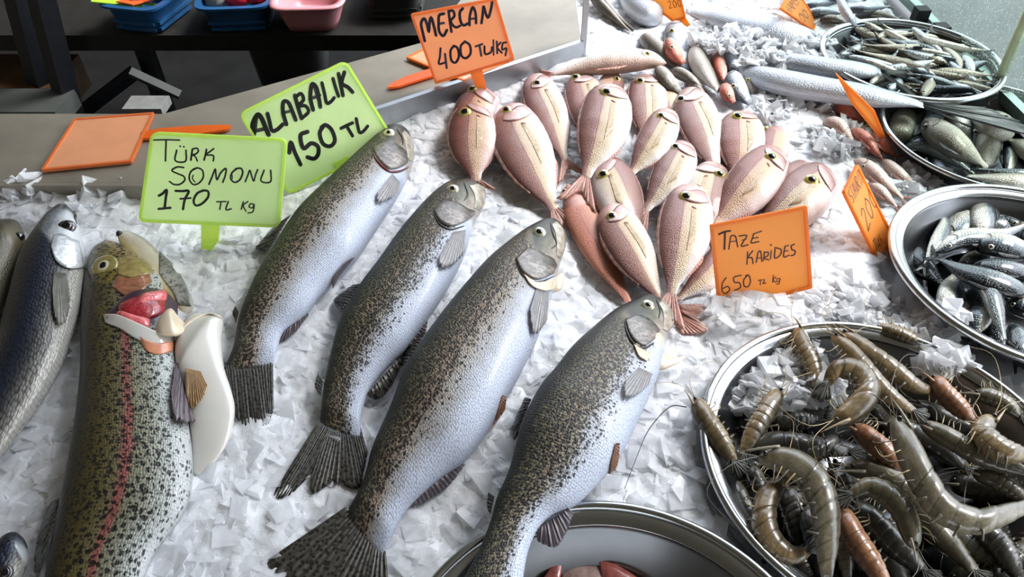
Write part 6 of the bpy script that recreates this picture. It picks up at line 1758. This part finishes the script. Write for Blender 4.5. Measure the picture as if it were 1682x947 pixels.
# ---- letter strokes laid out by an affine frame on oblique signs
FONT = {'I': [[(.5, 0), (.5, 1)]], 'D': [[(.5, -.22)]], 'S': [[(.9, .05), (.3, .1), (.2, .4), (.8, .6), (.7, .95), (.1, .95)]], 'T': [[(0, 0), (1, 0)], [(.5, 0), (.5, 1)]],
        'A': [[(0, 1), (.5, 0), (1, 1)], [(.2, .6), (.8, .6)]], 'V': [[(0, 0), (.5, 1), (1, 0)]], 'R': [[(.1, 1), (.1, 0)], [(.1, 0), (.8, .1), (.7, .45), (.1, .5), (.9, 1)]],
        '2': [[(.1, .2), (.5, 0), (.8, .25), (.4, .7), (.1, 1)], [(.1, 1), (.9, .95)]], '0': [[(.5, 0), (.1, .4), (.3, .95), (.7, .9), (.9, .4), (.5, 0)]],
        'L': [[(.2, 0), (.2, 1), (.9, 1)]], 'K': [[(.1, 0), (.1, 1)], [(.8, 0), (.1, .5), (.9, 1)]], 'G': [[(.9, .1), (.3, .1), (.1, .7), (.6, 1), (.9, .6), (.5, .6)]],
        'H': [[(.1, 0), (.1, 1)], [(.9, 0), (.9, 1)], [(.1, .5), (.9, .5)]], 'M': [[(0, 1), (.1, 0), (.5, .6), (.9, 0), (1, 1)]], '/': [[(.8, 0), (.2, 1)]], ' ': []}
def lay(txt, o, u, v, w, gap=1.25):
    out = []; k = 0
    for ch in txt:
        if ch == 'İ':
            out += lay('I', (o[0] + u[0] * gap * k, o[1] + u[1] * gap * k), u, v, w) + lay('D', (o[0] + u[0] * gap * k, o[1] + u[1] * gap * k), u, v, w * 1.2); k += 0.7; continue
        for s_ in FONT[ch]:
            out.append(([(o[0] + u[0] * (gap * k + a) + v[0] * b, o[1] + u[1] * (gap * k + a) + v[1] * b) for a, b in s_], w))
        k += 1 if ch not in 'I' else 0.7
    return out
# ---- ISTAVRIT 200 seen edge on
TLp, BLp, BRp = P(1385, 315, 0.075), P(1440, 428, 0.0), P(1461, 386, 0.0)
pl = plane3(TLp, BLp, BRp)
stx = lay('İSTAVRİT', (1391, 318), (2.2, -4.6), (9, 20), 1.5, 1.22) + lay('200', (1413, 350), (4.8, -15), (13, 31), 1.7, 1.15) + lay('TL', (1434, 396), (1.8, -4), (6, 15), 1.6, 1.3) + lay('KG', (1441, 392), (1.5, -4), (5, 14), 1.4, 1.3)
price_sign('orange sign reading ISTAVRIT 200, seen almost edge on beside the mackerel tray', pl, [(1385, 315), (1407, 270), (1463, 384), (1441, 429)], S_OR, S_ORR,
           [(1450, 395), (1458, 386), (1476, 425), (1470, 432)], stx, I_NAVY, r=0.002, base=BLp)
# ---- leaf like blank sign
pl = plane3(P(1372, 119, 0.10), P(1465, 250, 0.0), P(1437, 182, 0.055))
price_sign('narrow leaf-like orange sign seen edge on, left of the plump fish tray', pl, [(1372, 119), (1437, 182), (1465, 250), (1399, 170)], S_OR, S_ORR, None, (), None, r=0.002, base=P(1455, 245, 0))
# ---- top centre sign pointing down
pl = plane_pt(P(1137, 56, 0.0), (-0.35, -0.85, 0.45))
price_sign('orange sign hanging in from the top edge, its stake pointing at the grey-mauve fish', pl, [(1024, -26), (1112, -34), (1127, 30), (1106, 37)], S_OR, S_ORR, [(1108, 36), (1127, 30), (1141, 51), (1133, 57)],
           lay('TL', (1113, 36), (4, -1), (3, 8), 1.0) + lay('200', (1096, 2), (6, -1), (3, 12), 1.2), I_FADE, r=0.002, base=P(1137, 56, 0))
# ---- HAMSI 200
pl = plane3(P(1281, 14, 0.075), P(1336, 51, 0.0), P(1340, 33, 0.0))
price_sign('orange sign reading 200 at the very top, left of the small-fry tray', pl, [(1281, 14), (1302, -24), (1340, 33), (1336, 51)], S_OR, S_ORR, None,
           lay('HAMSİ', (1287, 14), (3.4, -4.6), (11, 11), 1.3, 1.2) + lay('200', (1305, 32), (5, -6.0), (9, 13), 1.5, 1.1), I_PURP, r=0.002, base=P(1338, 45, 0))
# ---- blank one lying on the ledge
pl = plane_pt((0, 0, LZ + 0.004), (0, 0, 1))
price_sign('blank peach sign lying flat on the counter ledge at the left', pl, [(123, 196), (254, 186), (217, 266), (68, 281)], S_DU, S_DUR,
           [(232, 218), (262, 212), (330, 207), (376, 206), (380, 209), (372, 214), (320, 222), (262, 226), (231, 229)], (), None, r=0.002, base=(pl.p + P(160, 240, LZ + 0.004) * np.array([1, 1, 0]))[:3], stake_mat=sign_mat('bright orange stake', rgb(250, 120, 40), 0.3))
# ---- one lying behind the MERCAN sign
pl = plane_pt((0, 0, LZ + 0.004), (0, 0, 1))
price_sign('orange sign lying flat on the ledge behind the MERCAN sign, stake pointing left', pl, [(667, 95), (738, 60), (838, 102), (762, 134)], S_DU, S_PER,
           [(706, 114), (722, 122), (690, 132), (655, 143), (637, 145), (640, 139), (668, 126)], (), None, r=0.002, base=P(720, 110, LZ), stake_mat=sign_mat('bright orange stake', rgb(252, 112, 36), 0.3))
